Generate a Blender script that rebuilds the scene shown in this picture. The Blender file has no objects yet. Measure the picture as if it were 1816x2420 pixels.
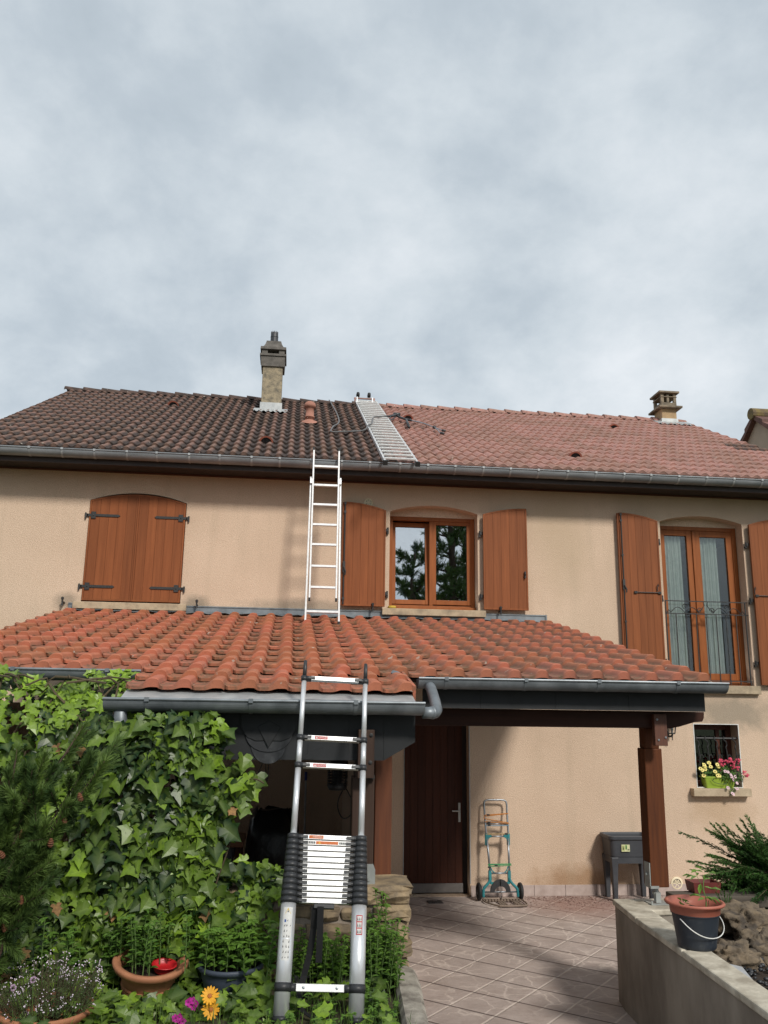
import bpy, bmesh, math, random
from mathutils import Vector, Matrix, noise
SC = bpy.context.scene
COL = SC.collection
R = math.radians
sin, cos, pi = math.sin, math.cos, math.pi
random.seed(7)
rnd = random.random
def ru(a, b): return a + (b - a) * random.random()

# ------------------------------------------------------------------ camera
cam = bpy.data.cameras.new("camera"); co = bpy.data.objects.new("camera", cam); COL.objects.link(co)
YAW, PITCH, ROLL = 0.10806796, 0.22562109, 0.01457599
r_ = Vector((cos(YAW), -sin(YAW), 0)); f_ = Vector((sin(YAW) * cos(PITCH), cos(YAW) * cos(PITCH), sin(PITCH))); u_ = r_.cross(f_)
r2 = r_ * cos(ROLL) + u_ * sin(ROLL); u2 = -r_ * sin(ROLL) + u_ * cos(ROLL)
M = Matrix((r2, u2, -f_)).transposed().to_4x4(); M.translation = Vector((0, -11, 2.264))
co.matrix_world = M
cam.lens = 36 * 2000 / 2420; cam.sensor_width = 36; cam.sensor_fit = 'AUTO'; cam.clip_start = .05; cam.clip_end = 3000
SC.camera = co
# ------------------------------------------------------------------ sky and sun
SUN_DIR = Vector((.40, -1.0, .84)).normalized()      # towards the sun: over the camera's right shoulder
w = bpy.data.worlds.new("World"); SC.world = w; w.use_nodes = True
nt = w.node_tree; nt.nodes.clear()
def N(t, typ, **k):
    n = t.nodes.new(typ)
    for a, b in k.items():
        if a.startswith('i_'):
            n.inputs[int(a[2:]) if a[2:].isdigit() else a[2:].replace('_', ' ')].default_value = b
        else: setattr(n, a, b)
    return n
sky = N(nt, 'ShaderNodeTexSky', sky_type='NISHITA'); sky.sun_disc = False
sky.sun_elevation = math.asin(SUN_DIR.z); sky.sun_rotation = math.atan2(SUN_DIR.x, SUN_DIR.y)
bg1 = N(nt, 'ShaderNodeBackground', i_1=.1); nt.links.new(sky.outputs[0], bg1.inputs[0])
tc = N(nt, 'ShaderNodeTexCoord'); sp = N(nt, 'ShaderNodeSeparateXYZ'); nt.links.new(tc.outputs['Generated'], sp.inputs[0])
zz = N(nt, 'ShaderNodeMath', operation='MAXIMUM', i_1=0.0); nt.links.new(sp.outputs[2], zz.inputs[0])
za = N(nt, 'ShaderNodeMath', operation='ADD', i_1=.55); nt.links.new(zz.outputs[0], za.inputs[0])
dx = N(nt, 'ShaderNodeMath', operation='DIVIDE'); nt.links.new(sp.outputs[0], dx.inputs[0]); nt.links.new(za.outputs[0], dx.inputs[1])
dy = N(nt, 'ShaderNodeMath', operation='DIVIDE'); nt.links.new(sp.outputs[1], dy.inputs[0]); nt.links.new(za.outputs[0], dy.inputs[1])
cb = N(nt, 'ShaderNodeCombineXYZ'); nt.links.new(dx.outputs[0], cb.inputs[0]); nt.links.new(dy.outputs[0], cb.inputs[1])
n1 = N(nt, 'ShaderNodeTexNoise', i_Scale=3.4, i_Detail=9.0, i_Roughness=.585, i_Distortion=.12); nt.links.new(cb.outputs[0], n1.inputs['Vector'])
n2 = N(nt, 'ShaderNodeTexNoise', i_Scale=1.05, i_Detail=3.0, i_Roughness=.5); nt.links.new(cb.outputs[0], n2.inputs['Vector'])
n3 = N(nt, 'ShaderNodeTexNoise', i_Scale=9.0, i_Detail=6.0, i_Roughness=.6, i_Distortion=.3); nt.links.new(cb.outputs[0], n3.inputs['Vector'])
m3 = N(nt, 'ShaderNodeMath', operation='MULTIPLY_ADD', i_1=.16, i_2=-.08); nt.links.new(n3.outputs[0], m3.inputs[0])
mm = N(nt, 'ShaderNodeMath', operation='MULTIPLY_ADD', i_1=.5); nt.links.new(n2.outputs[0], mm.inputs[0]); nt.links.new(m3.outputs[0], mm.inputs[2])
ma = N(nt, 'ShaderNodeMath', operation='MULTIPLY_ADD', i_1=.62); nt.links.new(n1.outputs[0], ma.inputs[0]); nt.links.new(mm.outputs[0], ma.inputs[2])
cr = N(nt, 'ShaderNodeValToRGB'); nt.links.new(ma.outputs[0], cr.inputs[0])
e = cr.color_ramp.elements
e[0].position = .40; e[0].color = (.42, .485, .54, 1); e[1].position = .70; e[1].color = (.77, .81, .845, 1)
k = e.new(.50); k.color = (.50, .565, .62, 1); k = e.new(.58); k.color = (.61, .67, .715, 1)
bg2 = N(nt, 'ShaderNodeBackground', i_1=1.0); nt.links.new(cr.outputs[0], bg2.inputs[0])
mx = N(nt, 'ShaderNodeMixShader', i_0=.93); nt.links.new(bg1.outputs[0], mx.inputs[1]); nt.links.new(bg2.outputs[0], mx.inputs[2])
wo = N(nt, 'ShaderNodeOutputWorld'); nt.links.new(mx.outputs[0], wo.inputs[0])
sl = bpy.data.lights.new("sun", 'SUN'); sl.energy = 2.85; sl.angle = R(9); sl.color = (1, .95, .87)
so = bpy.data.objects.new("sun", sl); COL.objects.link(so); so.rotation_euler = SUN_DIR.to_track_quat('Z', 'Y').to_euler(); so.location = (10, -20, 20)
SC.view_settings.view_transform = 'Standard'; SC.view_settings.look = 'None'; SC.view_settings.gamma = 1; SC.view_settings.exposure = 0.15
try: SC.view_settings.use_curve_mapping = False
except Exception: pass

# ------------------------------------------------------------------ materials
def lk(t, a, b): t.links.new(a, b)
MATS = {}
def mat(name, c, c2=None, rough=.7, scale=8., detail=5., metal=0., bump=0., bscale=60., tone=0., stretch=None, spec=None, lo=.35, hi=.65, trans=0.):
    """noise mix of two colours, optional per-face tone attribute, optional noise bump"""
    if name in MATS: return MATS[name]
    m = bpy.data.materials.new(name); m.use_nodes = True; t = m.node_tree
    b = t.nodes['Principled BSDF']; MATS[name] = m
    b.inputs['Roughness'].default_value = rough; b.inputs['Metallic'].default_value = metal
    if spec is not None: b.inputs['Specular IOR Level'].default_value = spec
    g = N(t, 'ShaderNodeNewGeometry'); vec = g.outputs['Position']
    if stretch:
        mp = N(t, 'ShaderNodeMapping'); mp.inputs['Scale'].default_value = stretch; lk(t, vec, mp.inputs[0]); vec = mp.outputs[0]
    c2 = c2 or tuple(x * .75 for x in c)
    nz = N(t, 'ShaderNodeTexNoise', i_Scale=scale, i_Detail=detail, i_Roughness=.6); lk(t, vec, nz.inputs['Vector'])
    mr = N(t, 'ShaderNodeMapRange', i_1=lo, i_2=hi); lk(t, nz.outputs[0], mr.inputs[0])
    mix = N(t, 'ShaderNodeMix', data_type='RGBA'); mix.inputs[6].default_value = (*c, 1); mix.inputs[7].default_value = (*c2, 1)
    lk(t, mr.outputs[0], mix.inputs[0]); out = mix.outputs[2]
    if tone:
        at = N(t, 'ShaderNodeAttribute', attribute_name='tone')
        mr2 = N(t, 'ShaderNodeMapRange', i_3=1 - tone, i_4=1 + tone); lk(t, at.outputs['Fac'], mr2.inputs[0])
        hs = N(t, 'ShaderNodeHueSaturation'); lk(t, mr2.outputs[0], hs.inputs['Value']); lk(t, out, hs.inputs['Color']); out = hs.outputs[0]
    lk(t, out, b.inputs['Base Color'])
    if bump:
        nb = N(t, 'ShaderNodeTexNoise', i_Scale=bscale, i_Detail=4.); lk(t, vec, nb.inputs['Vector'])
        bp = N(t, 'ShaderNodeBump', i_Strength=bump, i_Distance=.01); lk(t, nb.outputs[0], bp.inputs['Height']); lk(t, bp.outputs[0], b.inputs['Normal'])
    if trans:
        tr = N(t, 'ShaderNodeBsdfTranslucent'); lk(t, out, tr.inputs[0])
        ms = N(t, 'ShaderNodeMixShader', i_0=trans); lk(t, b.outputs[0], ms.inputs[1]); lk(t, tr.outputs[0], ms.inputs[2])
        lk(t, ms.outputs[0], t.nodes['Material Output'].inputs[0])
    return m
def mixc(t, fac, a, bcol):
    mix = N(t, 'ShaderNodeMix', data_type='RGBA')
    for s, v in ((6, a), (7, bcol)):
        if isinstance(v, tuple): mix.inputs[s].default_value = (*v, 1)
        else: lk(t, v, mix.inputs[s])
    lk(t, fac, mix.inputs[0]); return mix.outputs[2]
def math_(t, op, a, b=None, c=None):
    n = N(t, 'ShaderNodeMath', operation=op)
    for i, v in enumerate((a, b, c)):
        if v is None: continue
        if isinstance(v, (int, float)): n.inputs[i].default_value = v
        else: lk(t, v, n.inputs[i])
    return n.outputs[0]
def maprange(t, v, a, b, c=0., d=1.):
    n = N(t, 'ShaderNodeMapRange', i_1=a, i_2=b, i_3=c, i_4=d); lk(t, v, n.inputs[0]); return n.outputs[0]
def noise_(t, vec, s, d=4., r=.55):
    n = N(t, 'ShaderNodeTexNoise', i_Scale=s, i_Detail=d, i_Roughness=r); lk(t, vec, n.inputs['Vector']); return n.outputs[0]

def stucco():
    m = bpy.data.materials.new('stucco'); m.use_nodes = True; t = m.node_tree; b = t.nodes['Principled BSDF']
    b.inputs['Roughness'].default_value = .92; b.inputs['Specular IOR Level'].default_value = .2
    P = N(t, 'ShaderNodeNewGeometry').outputs['Position']
    s = N(t, 'ShaderNodeSeparateXYZ'); lk(t, P, s.inputs[0]); x, z = s.outputs[0], s.outputs[2]
    big = noise_(t, P, .9, 6.); c = mixc(t, maprange(t, big, .35, .65), (.70, .535, .408), (.615, .465, .35))
    fine = noise_(t, P, 95., 3., .7); c = mixc(t, maprange(t, fine, .38, .58, .5, 0.), c, (.34, .235, .145))
    def blob(c, cx, cz, wx, wz, col, amt, ns=5.):
        a = math_(t, 'DIVIDE', math_(t, 'SUBTRACT', x, cx), wx); d = math_(t, 'DIVIDE', math_(t, 'SUBTRACT', z, cz), wz)
        q = math_(t, 'SQRT', math_(t, 'ADD', math_(t, 'MULTIPLY', a, a), math_(t, 'MULTIPLY', d, d)))
        q = math_(t, 'ADD', q, math_(t, 'MULTIPLY', math_(t, 'SUBTRACT', noise_(t, P, ns, 5., .65), .5), 1.3))
        return mixc(t, maprange(t, q, .35, 1.05, amt, 0.), c, col)
    c = blob(c, 3.75, .16, .8, .24, (.27, .15, .07), .7)      # rusty splash above the skirting
    c = blob(c, 5.9, 2.25, .75, .3, (.28, .235, .18), .8)       # grime beneath the tall window's sill
    c = blob(c, .2, 3.5, 1.0, .13, (.26, .22, .17), .6)         # mould above the flashing
    c = blob(c, -1.2, 3.5, .25, .14, (.2, .17, .13), .7)
    c = blob(c, -2.8, 3.5, .2, .14, (.2, .17, .13), .6)
    c = blob(c, 3.6, 4.6, .5, 1.1, (.47, .36, .245), .5, 2.)
    c = blob(c, 5.65, 1.0, .5, .3, (.42, .29, .17), .45)
    mp = N(t, 'ShaderNodeMapping'); mp.inputs['Scale'].default_value = (3.2, 1, .35); lk(t, P, mp.inputs[0])
    st = noise_(t, mp.outputs[0], 1.6, 5.); c = mixc(t, maprange(t, st, .52, .74, 0., .3), c, (.42, .33, .235))
    lk(t, c, b.inputs['Base Color'])
    vo = N(t, 'ShaderNodeTexVoronoi', i_Scale=110.); lk(t, P, vo.inputs['Vector'])
    h = math_(t, 'ADD', noise_(t, P, 105., 4., .65), math_(t, 'MULTIPLY', vo.outputs['Distance'], .5))
    bp = N(t, 'ShaderNodeBump', i_Strength=.7, i_Distance=.008); lk(t, h, bp.inputs['Height']); lk(t, bp.outputs[0], b.inputs['Normal'])
    return m
def tile_mat(name, clean, dirtyc, worn, debris, tone):
    m = bpy.data.materials.new(name); m.use_nodes = True; t = m.node_tree; b = t.nodes['Principled BSDF']
    b.inputs['Roughness'].default_value = .85; b.inputs['Specular IOR Level'].default_value = .25
    P = N(t, 'ShaderNodeNewGeometry').outputs['Position']
    at = lambda n: N(t, 'ShaderNodeAttribute', attribute_name=n).outputs['Fac']
    tn, dt, hh = at('tone'), at('dirty'), at('rise')
    c = mixc(t, maprange(t, noise_(t, P, 6., 6.), .35, .7), clean, tuple(v * .78 for v in clean))
    d = mixc(t, maprange(t, math_(t, 'ADD', hh, math_(t, 'MULTIPLY', math_(t, 'SUBTRACT', noise_(t, P, 9., 5.), .5), 1.1)), .35, 1.0), dirtyc, worn)
    c = mixc(t, dt, c, d)
    # moss and needles caught in the pans
    nn = noise_(t, P, 16., 6., .7)
    pan = math_(t, 'MULTIPLY', maprange(t, hh, .12, .5, 1., 0.), maprange(t, nn, .42, .62))
    c = mixc(t, math_(t, 'MULTIPLY', pan, debris[1]), c, debris[0])
    hs = N(t, 'ShaderNodeHueSaturation'); lk(t, maprange(t, tn, 0, 1, 1 - tone, 1 + tone), hs.inputs['Value']); lk(t, maprange(t, tn, 0, 1, .506, .494), hs.inputs['Hue']); lk(t, c, hs.inputs['Color'])
    pale = noise_(t, P, 17., 1.); c2_ = mixc(t, maprange(t, pale, .735, .76, 0., .7), hs.outputs[0], (.46, .42, .36)); sp = noise_(t, P, 130., 2.); c = mixc(t, maprange(t, sp, .55, .75, 0., .2), c2_, (.06, .045, .035))
    lk(t, c, b.inputs['Base Color'])
    bp = N(t, 'ShaderNodeBump', i_Strength=.35, i_Distance=.006); lk(t, noise_(t, P, 90., 4.), bp.inputs['Height']); lk(t, bp.outputs[0], b.inputs['Normal'])
    return m
def wood_mat(name, c, c2, rough=.5, stretch=(14, 14, .7), tone=.1, bump=.12):
    return mat(name, c, c2, rough=rough, scale=2.2, detail=7., stretch=stretch, tone=tone, bump=bump, bscale=3., lo=.3, hi=.7, spec=.22)
def paving():
    m = bpy.data.materials.new('stamped_paving'); m.use_nodes = True; t = m.node_tree; b = t.nodes['Principled BSDF']
    P = N(t, 'ShaderNodeNewGeometry').outputs['Position']
    mp = N(t, 'ShaderNodeMapping'); mp.inputs['Rotation'].default_value = (0, 0, R(40.5)); mp.inputs['Location'].default_value = (.02, .07, 0); lk(t, P, mp.inputs[0])
    s = N(t, 'ShaderNodeSeparateXYZ'); lk(t, mp.outputs[0], s.inputs[0])
    def line(v, wd):
        q = math_(t, 'ABSOLUTE', math_(t, 'SUBTRACT', math_(t, 'FRACT', math_(t, 'DIVIDE', v, .392)), .5))
        return maprange(t, q, .5 - wd, .5 - wd * .35)
    la, lb = line(s.outputs[0], .034), line(s.outputs[1], .036)
    dn = N(t, 'ShaderNodeTexNoise', i_Scale=7., i_Detail=4.); lk(t, P, dn.inputs['Vector'])
    vm = N(t, 'ShaderNodeMix', data_type='RGBA', blend_type='LINEAR_LIGHT', i_0=.07); lk(t, P, vm.inputs[6]); lk(t, dn.outputs['Color'], vm.inputs[7])
    vo = N(t, 'ShaderNodeTexVoronoi', feature='DISTANCE_TO_EDGE', i_Scale=3.6); lk(t, vm.outputs[2], vo.inputs['Vector'])
    vein = math_(t, 'MULTIPLY', maprange(t, vo.outputs['Distance'], 0., .05, 1., 0.), maprange(t, noise_(t, P, 2.3, 2.), .38, .52))
    c = mixc(t, maprange(t, noise_(t, P, 3.2, 7., .65), .35, .65), (.455, .38, .345), (.35, .285, .255))
    mp2 = N(t, 'ShaderNodeMapping'); mp2.inputs['Scale'].default_value = (2.5, 9, 1); lk(t, P, mp2.inputs[0])
    c = mixc(t, maprange(t, noise_(t, mp2.outputs[0], 5., 6., .7), .5, .75, 0., .55), c, (.24, .165, .14))
    c = mixc(t, math_(t, 'MULTIPLY', vein, .7), c, (.62, .53, .47))
    c = mixc(t, math_(t, 'MULTIPLY', la, .85), c, (.60, .52, .46)); c = mixc(t, math_(t, 'MULTIPLY', lb, .9), c, (.07, .05, .045))
    # reddish stain near the planter
    sx = N(t, 'ShaderNodeSeparateXYZ'); lk(t, P, sx.inputs[0])
    a = math_(t, 'DIVIDE', math_(t, 'SUBTRACT', sx.outputs[0], 3.6), 1.0); d = math_(t, 'DIVIDE', math_(t, 'ADD', sx.outputs[1], .5), .9)
    q = math_(t, 'ADD', math_(t, 'SQRT', math_(t, 'ADD', math_(t, 'MULTIPLY', a, a), math_(t, 'MULTIPLY', d, d))), math_(t, 'MULTIPLY', noise_(t, P, 4., 5.), .5))
    c = mixc(t, maprange(t, q, .5, 1.3, .6, 0.), c, (.26, .125, .095))
    lk(t, c, b.inputs['Base Color']); lk(t, maprange(t, noise_(t, P, 5., 4.), .3, .7, .58, .8), b.inputs['Roughness'])
    h = math_(t, 'SUBTRACT', noise_(t, P, 22., 5.), math_(t, 'MULTIPLY', math_(t, 'MAXIMUM', la, lb), 1.2)); h = math_(t, 'ADD', h, math_(t, 'MULTIPLY', vein, .35))
    bp = N(t, 'ShaderNodeBump', i_Strength=.5, i_Distance=.008); lk(t, h, bp.inputs['Height']); lk(t, bp.outputs[0], b.inputs['Normal'])
    return m
def leaf_mat(name, young, old, rough=.38, trans=.22, vein=0.):
    """per-leaf colour from the tone attribute: 0 old or painted as inner shade, dark, 1 young and bright"""
    m = bpy.data.materials.new(name); m.use_nodes = True; t = m.node_tree; b = t.nodes['Principled BSDF']
    P = N(t, 'ShaderNodeNewGeometry').outputs['Position']
    tn = N(t, 'ShaderNodeAttribute', attribute_name='tone').outputs['Fac']
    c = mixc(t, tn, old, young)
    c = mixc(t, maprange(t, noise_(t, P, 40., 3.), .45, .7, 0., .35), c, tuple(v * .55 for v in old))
    if vein:
        vn = N(t, 'ShaderNodeAttribute', attribute_name='rise').outputs['Fac']
        c = mixc(t, math_(t, 'MULTIPLY', vn, vein), c, (.30, .38, .14))
    lk(t, c, b.inputs['Base Color']); b.inputs['Roughness'].default_value = rough; b.inputs['Specular IOR Level'].default_value = .33
    tr = N(t, 'ShaderNodeBsdfTranslucent'); lk(t, c, tr.inputs[0])
    ms = N(t, 'ShaderNodeMixShader', i_0=trans); lk(t, b.outputs[0], ms.inputs[1]); lk(t, tr.outputs[0], ms.inputs[2]); lk(t, ms.outputs[0], t.nodes['Material Output'].inputs[0])
    return m
def glass(name, base, tint=(.75, .8, .8)):
    m = bpy.data.materials.new(name); m.use_nodes = True; t = m.node_tree; t.nodes.remove(t.nodes['Principled BSDF'])
    tr = N(t, 'ShaderNodeBsdfTransparent'); tr.inputs[0].default_value = (*tint, 1)
    gl = N(t, 'ShaderNodeBsdfGlossy', i_Roughness=.0); bp = N(t, 'ShaderNodeBump', i_Strength=.05, i_Distance=.02); lk(t, noise_(t, N(t, 'ShaderNodeNewGeometry').outputs['Position'], 2.2, 1.), bp.inputs['Height']); lk(t, bp.outputs[0], gl.inputs['Normal']); gl.inputs[0].default_value = (.95, .97, 1, 1)
    fr = N(t, 'ShaderNodeFresnel', i_IOR=1.5); f = math_(t, 'ADD', fr.outputs[0], base)
    ms = N(t, 'ShaderNodeMixShader'); lk(t, f, ms.inputs[0]); lk(t, tr.outputs[0], ms.inputs[1]); lk(t, gl.outputs[0], ms.inputs[2]); lk(t, ms.outputs[0], t.nodes['Material Output'].inputs[0])
    return m

STUCCO = stucco()
T_MAIN = tile_mat('roof_tile_weathered', (.405, .225, .185), (.050, .037, .033), (.20, .122, .096), ((.05, .04, .035), .55), .10)
T_LOW = tile_mat('roof_tile_orange', (.45, .158, .088), (.20, .10, .072), (.38, .14, .084), ((.13, .09, .055), .85), .10)
SHUT = wood_mat('shutter_wood', (.25, .080, .027), (.18, .055, .018), rough=.6, tone=.12)
FRAME = wood_mat('window_wood', (.30, .095, .026), (.22, .066, .018), rough=.5, stretch=(9, 9, 1.2), tone=.06)
DOORW = wood_mat('door_wood', (.064, .019, .009), (.044, .013, .007), rough=.55, tone=.14)
POSTW = wood_mat('post_wood', (.125, .038, .012), (.065, .020, .008), rough=.6, stretch=(12, 12, .8), tone=.05, bump=.2)
BEAMW = wood_mat('beam_wood', (.052, .017, .009), (.032, .011, .007), rough=.5, stretch=(.8, 12, 12), tone=.05)
GREYPOST = wood_mat('weathered_post_wood', (.062, .037, .027), (.038, .022, .016), rough=.6, stretch=(14, 14, .8), tone=.05)
SLEEPER = wood_mat('sleeper_wood', (.115, .098, .08), (.062, .052, .043), rough=.8, stretch=(.9, 12, 14), tone=.1, bump=.4)
SOFFIT = mat('dark_board', (.034, .020, .016), (.022, .013, .011), rough=.6)
ZINC = mat('zinc', (.235, .26, .28), (.14, .158, .172), rough=.45, metal=.4, scale=6., detail=7.)
ZINCD = mat('zinc_dark', (.017, .019, .022), (.010, .0115, .013), rough=.62, metal=.1, scale=5., detail=7.)
ZINCL = mat('zinc_light', (.47, .48, .475), (.34, .355, .36), rough=.45, metal=.3, scale=9., detail=6.)
GUTM = mat('gutter_zinc', (.25, .265, .28), (.16, .172, .185), rough=.5, metal=.2, scale=3., detail=8., stretch=(1, 1, 4))
SOLDER = mat('gutter_solder', (.36, .375, .385), (.26, .275, .285), rough=.5, metal=.2)
ALU = mat('aluminium', (.78, .79, .80), (.68, .69, .71), rough=.32, metal=.5, scale=20., stretch=(1, 1, .15))
LADW = mat('ladder_aluminium', (.66, .665, .67), (.50, .505, .51), rough=.5, metal=.35, scale=30., lo=.45, hi=.8)
ALUW = mat('aluminium_bright', (.84, .84, .83), (.70, .70, .70), rough=.42, metal=.55, scale=25.)
BLACKP = mat('black_plastic', (.022, .023, .025), (.032, .033, .036), rough=.45, scale=40.)
IRON = mat('black_iron', (.018, .018, .019), (.028, .027, .026), rough=.5, scale=50., bump=.15, bscale=120.)
CONC = mat('mortar_concrete', (.33, .275, .225), (.23, .185, .15), rough=.9, scale=5., detail=8., bump=.5, bscale=45.)
WALLC = mat('smooth_concrete', (.29, .255, .21), (.15, .125, .10), rough=.85, scale=2.6, detail=9., bump=.2, bscale=30., stretch=(1, 1, .45))
CAPC = mat('cap_stone', (.58, .53, .43), (.30, .26, .20), rough=.8, scale=6.5, detail=9., bump=.35, bscale=40.)
SILLC = mat('sill_stone', (.43, .34, .23), (.20, .16, .115), rough=.9, scale=8., detail=9., bump=.4, bscale=60., lo=.42, hi=.75)
SKIRT = mat('skirting_stone', (.47, .385, .35), (.35, .275, .245), rough=.6, scale=7., detail=8., bump=.3, bscale=12.)
CHIM1 = mat('chimney_render', (.335, .275, .185), (.13, .115, .09), rough=.95, scale=11., detail=9., bump=.6, bscale=60., lo=.4, hi=.68)
CHIMC = mat('chimney_concrete', (.155, .14, .125), (.085, .078, .07), rough=.9, scale=9., detail=8., bump=.4)
CHIM2 = mat('chimney_render_warm', (.45, .31, .17), (.33, .225, .13), rough=.92, scale=8., detail=8., bump=.5)
TERRA = mat('terracotta', (.46, .195, .095), (.34, .14, .07), rough=.75, scale=9., detail=6.)
TERRAD = mat('terracotta_pipe', (.40, .185, .13), (.31, .14, .10), rough=.8, scale=8.)
REDPL = mat('red_brown_plastic', (.37, .115, .075), (.31, .095, .062), rough=.5, scale=9.)
REDBOX = mat('red_box', (.16, .033, .028), (.11, .025, .022), rough=.5)
SOIL = mat('soil', (.045, .03, .02), (.022, .015, .010), rough=.95, scale=40., bump=.9, bscale=70.)
ROCK = mat('limestone', (.185, .14, .092), (.055, .044, .034), rough=.92, scale=6., detail=10., bump=1.0, bscale=38., lo=.38, hi=.62)
BRICKST = mat('wall_stone', (.36, .265, .155), (.15, .115, .08), rough=.92, scale=9., detail=9., bump=.9, bscale=28., tone=.22)
SLAB = mat('grey_slab', (.40, .41, .42), (.30, .31, .33), rough=.7, scale=6.)
PEBB = mat('black_pebble', (.022, .024, .028), (.04, .042, .047), rough=.42, tone=.35)
GROUND = mat('garden_earth', (.085, .075, .035), (.045, .037, .02), rough=.95, scale=9., bump=.8, bscale=40.)
LAWN = mat('meadow', (.075, .11, .03), (.05, .075, .02), rough=.95, scale=2., detail=8.)
PAVE = paving()
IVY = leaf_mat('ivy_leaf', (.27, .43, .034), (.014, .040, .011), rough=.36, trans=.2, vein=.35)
HERB = leaf_mat('herb_leaf', (.15, .28, .035), (.045, .11, .022), rough=.5, trans=.25)
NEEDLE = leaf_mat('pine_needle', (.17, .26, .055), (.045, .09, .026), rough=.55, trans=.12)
JUNI = leaf_mat('juniper_spray', (.075, .18, .03), (.016, .052, .014), rough=.55, trans=.15)
GRASSM = leaf_mat('grass_blade', (.19, .30, .06), (.08, .15, .03), rough=.5, trans=.3)
STEM = mat('stem', (.10, .075, .04), (.06, .045, .025), rough=.9)
GSTEM = mat('green_stem', (.12, .2, .05), (.08, .14, .03), rough=.7)
BARK = mat('bark', (.085, .055, .038), (.04, .027, .02), rough=.95, scale=14., bump=.8)
CONE = mat('pine_cone', (.20, .075, .035), (.10, .04, .02), rough=.8, scale=60.)
GLASS = glass('window_glass', .52); GLASSF = glass('door_glass', .02, (.94, .97, .95))
CURT = mat('net_curtain', (.82, .85, .81), (.70, .74, .70), rough=.9, scale=9., trans=.2)
ROOM = mat('room_plaster', (.25, .23, .2), rough=.9)
WHITEP = mat('white_plastic', (.75, .75, .72), rough=.4)
CREAM = mat('cream_plastic', (.80, .70, .50), (.70, .60, .42), rough=.5)
TEAL = mat('teal_plastic', (.03, .22, .24), (.025, .17, .19), rough=.4)
ORANGE = mat('orange_cord', (.52, .19, .03), rough=.7); GREENC = mat('green_cord', (.05, .27, .10), rough=.7); TANC = mat('tan_cord', (.38, .26, .12), rough=.7)
STEEL = mat('steel_tube', (.33, .35, .38), (.24, .26, .28), rough=.35, metal=.7)
GALV = mat('galvanised', (.36, .38, .365), (.27, .28, .27), rough=.55, metal=.3)
RUSTY = mat('dusty_metal', (.25, .19, .15), (.17, .13, .10), rough=.7, metal=.2)
ANTH = mat('anthracite_plastic', (.042, .045, .052), (.055, .058, .066), rough=.5, scale=6.)
BLUEPOT = mat('slate_pot', (.06, .075, .105), (.048, .06, .085), rough=.55, scale=7.)
BUCK = mat('bucket_rubber', (.018, .024, .034), (.055, .06, .066), rough=.5, scale=13., detail=9., lo=.55, hi=.8)
TARP = mat('black_sheet', (.012, .012, .013), (.018, .018, .02), rough=.28, scale=4., bump=.9, bscale=7.)
LIME = mat('lime_plastic', (.30, .42, .05), (.25, .36, .04), rough=.4)
RUBBER = mat('rubber', (.016, .016, .017), rough=.7)
STRAP = mat('black_webbing', (.010, .010, .011), rough=.9)
HOSE = mat('grey_hose', (.15, .15, .15), (.10, .10, .10), rough=.5)
def flat(name, c, rough=.6): return mat(name, c, tuple(v * .85 for v in c), rough=rough, scale=30.)
YEL = flat('petal_cream_yellow', (.80, .68, .20)); PNK = flat('petal_pink', (.60, .04, .10)); WHP = flat('petal_pale_pink', (.72, .5, .55))
GOLD = flat('petal_golden', (.85, .40, .012)); MAG = flat('petal_magenta', (.50, .012, .30)); LIL = flat('petal_lilac', (.52, .36, .5)); WHF = flat('petal_white', (.62, .52, .60))
DISC = flat('flower_disc', (.06, .025, .02)); REDF = flat('red_plastic', (.55, .015, .02), .4); BLUEH = flat('blue_handle', (.02, .04, .25), .4)
STK = flat('sticker_white', (.72, .71, .68)); STKR = flat('sticker_red', (.50, .03, .03)); STKO = flat('sticker_orange', (.62, .15, .03)); STKY = flat('sticker_yellow', (.75, .50, .03)); STKB = flat('sticker_ink', (.03, .03, .035)); STKG = flat('sticker_green', (.16, .36, .08)); STKP = flat('sticker_cream', (.62, .62, .36))
STKU = flat('sticker_blue', (.03, .09, .32)); SPONGE = mat('sponge_foam', (.58, .40, .06), (.42, .28, .04), rough=.95, scale=60., bump=.8)

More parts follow.
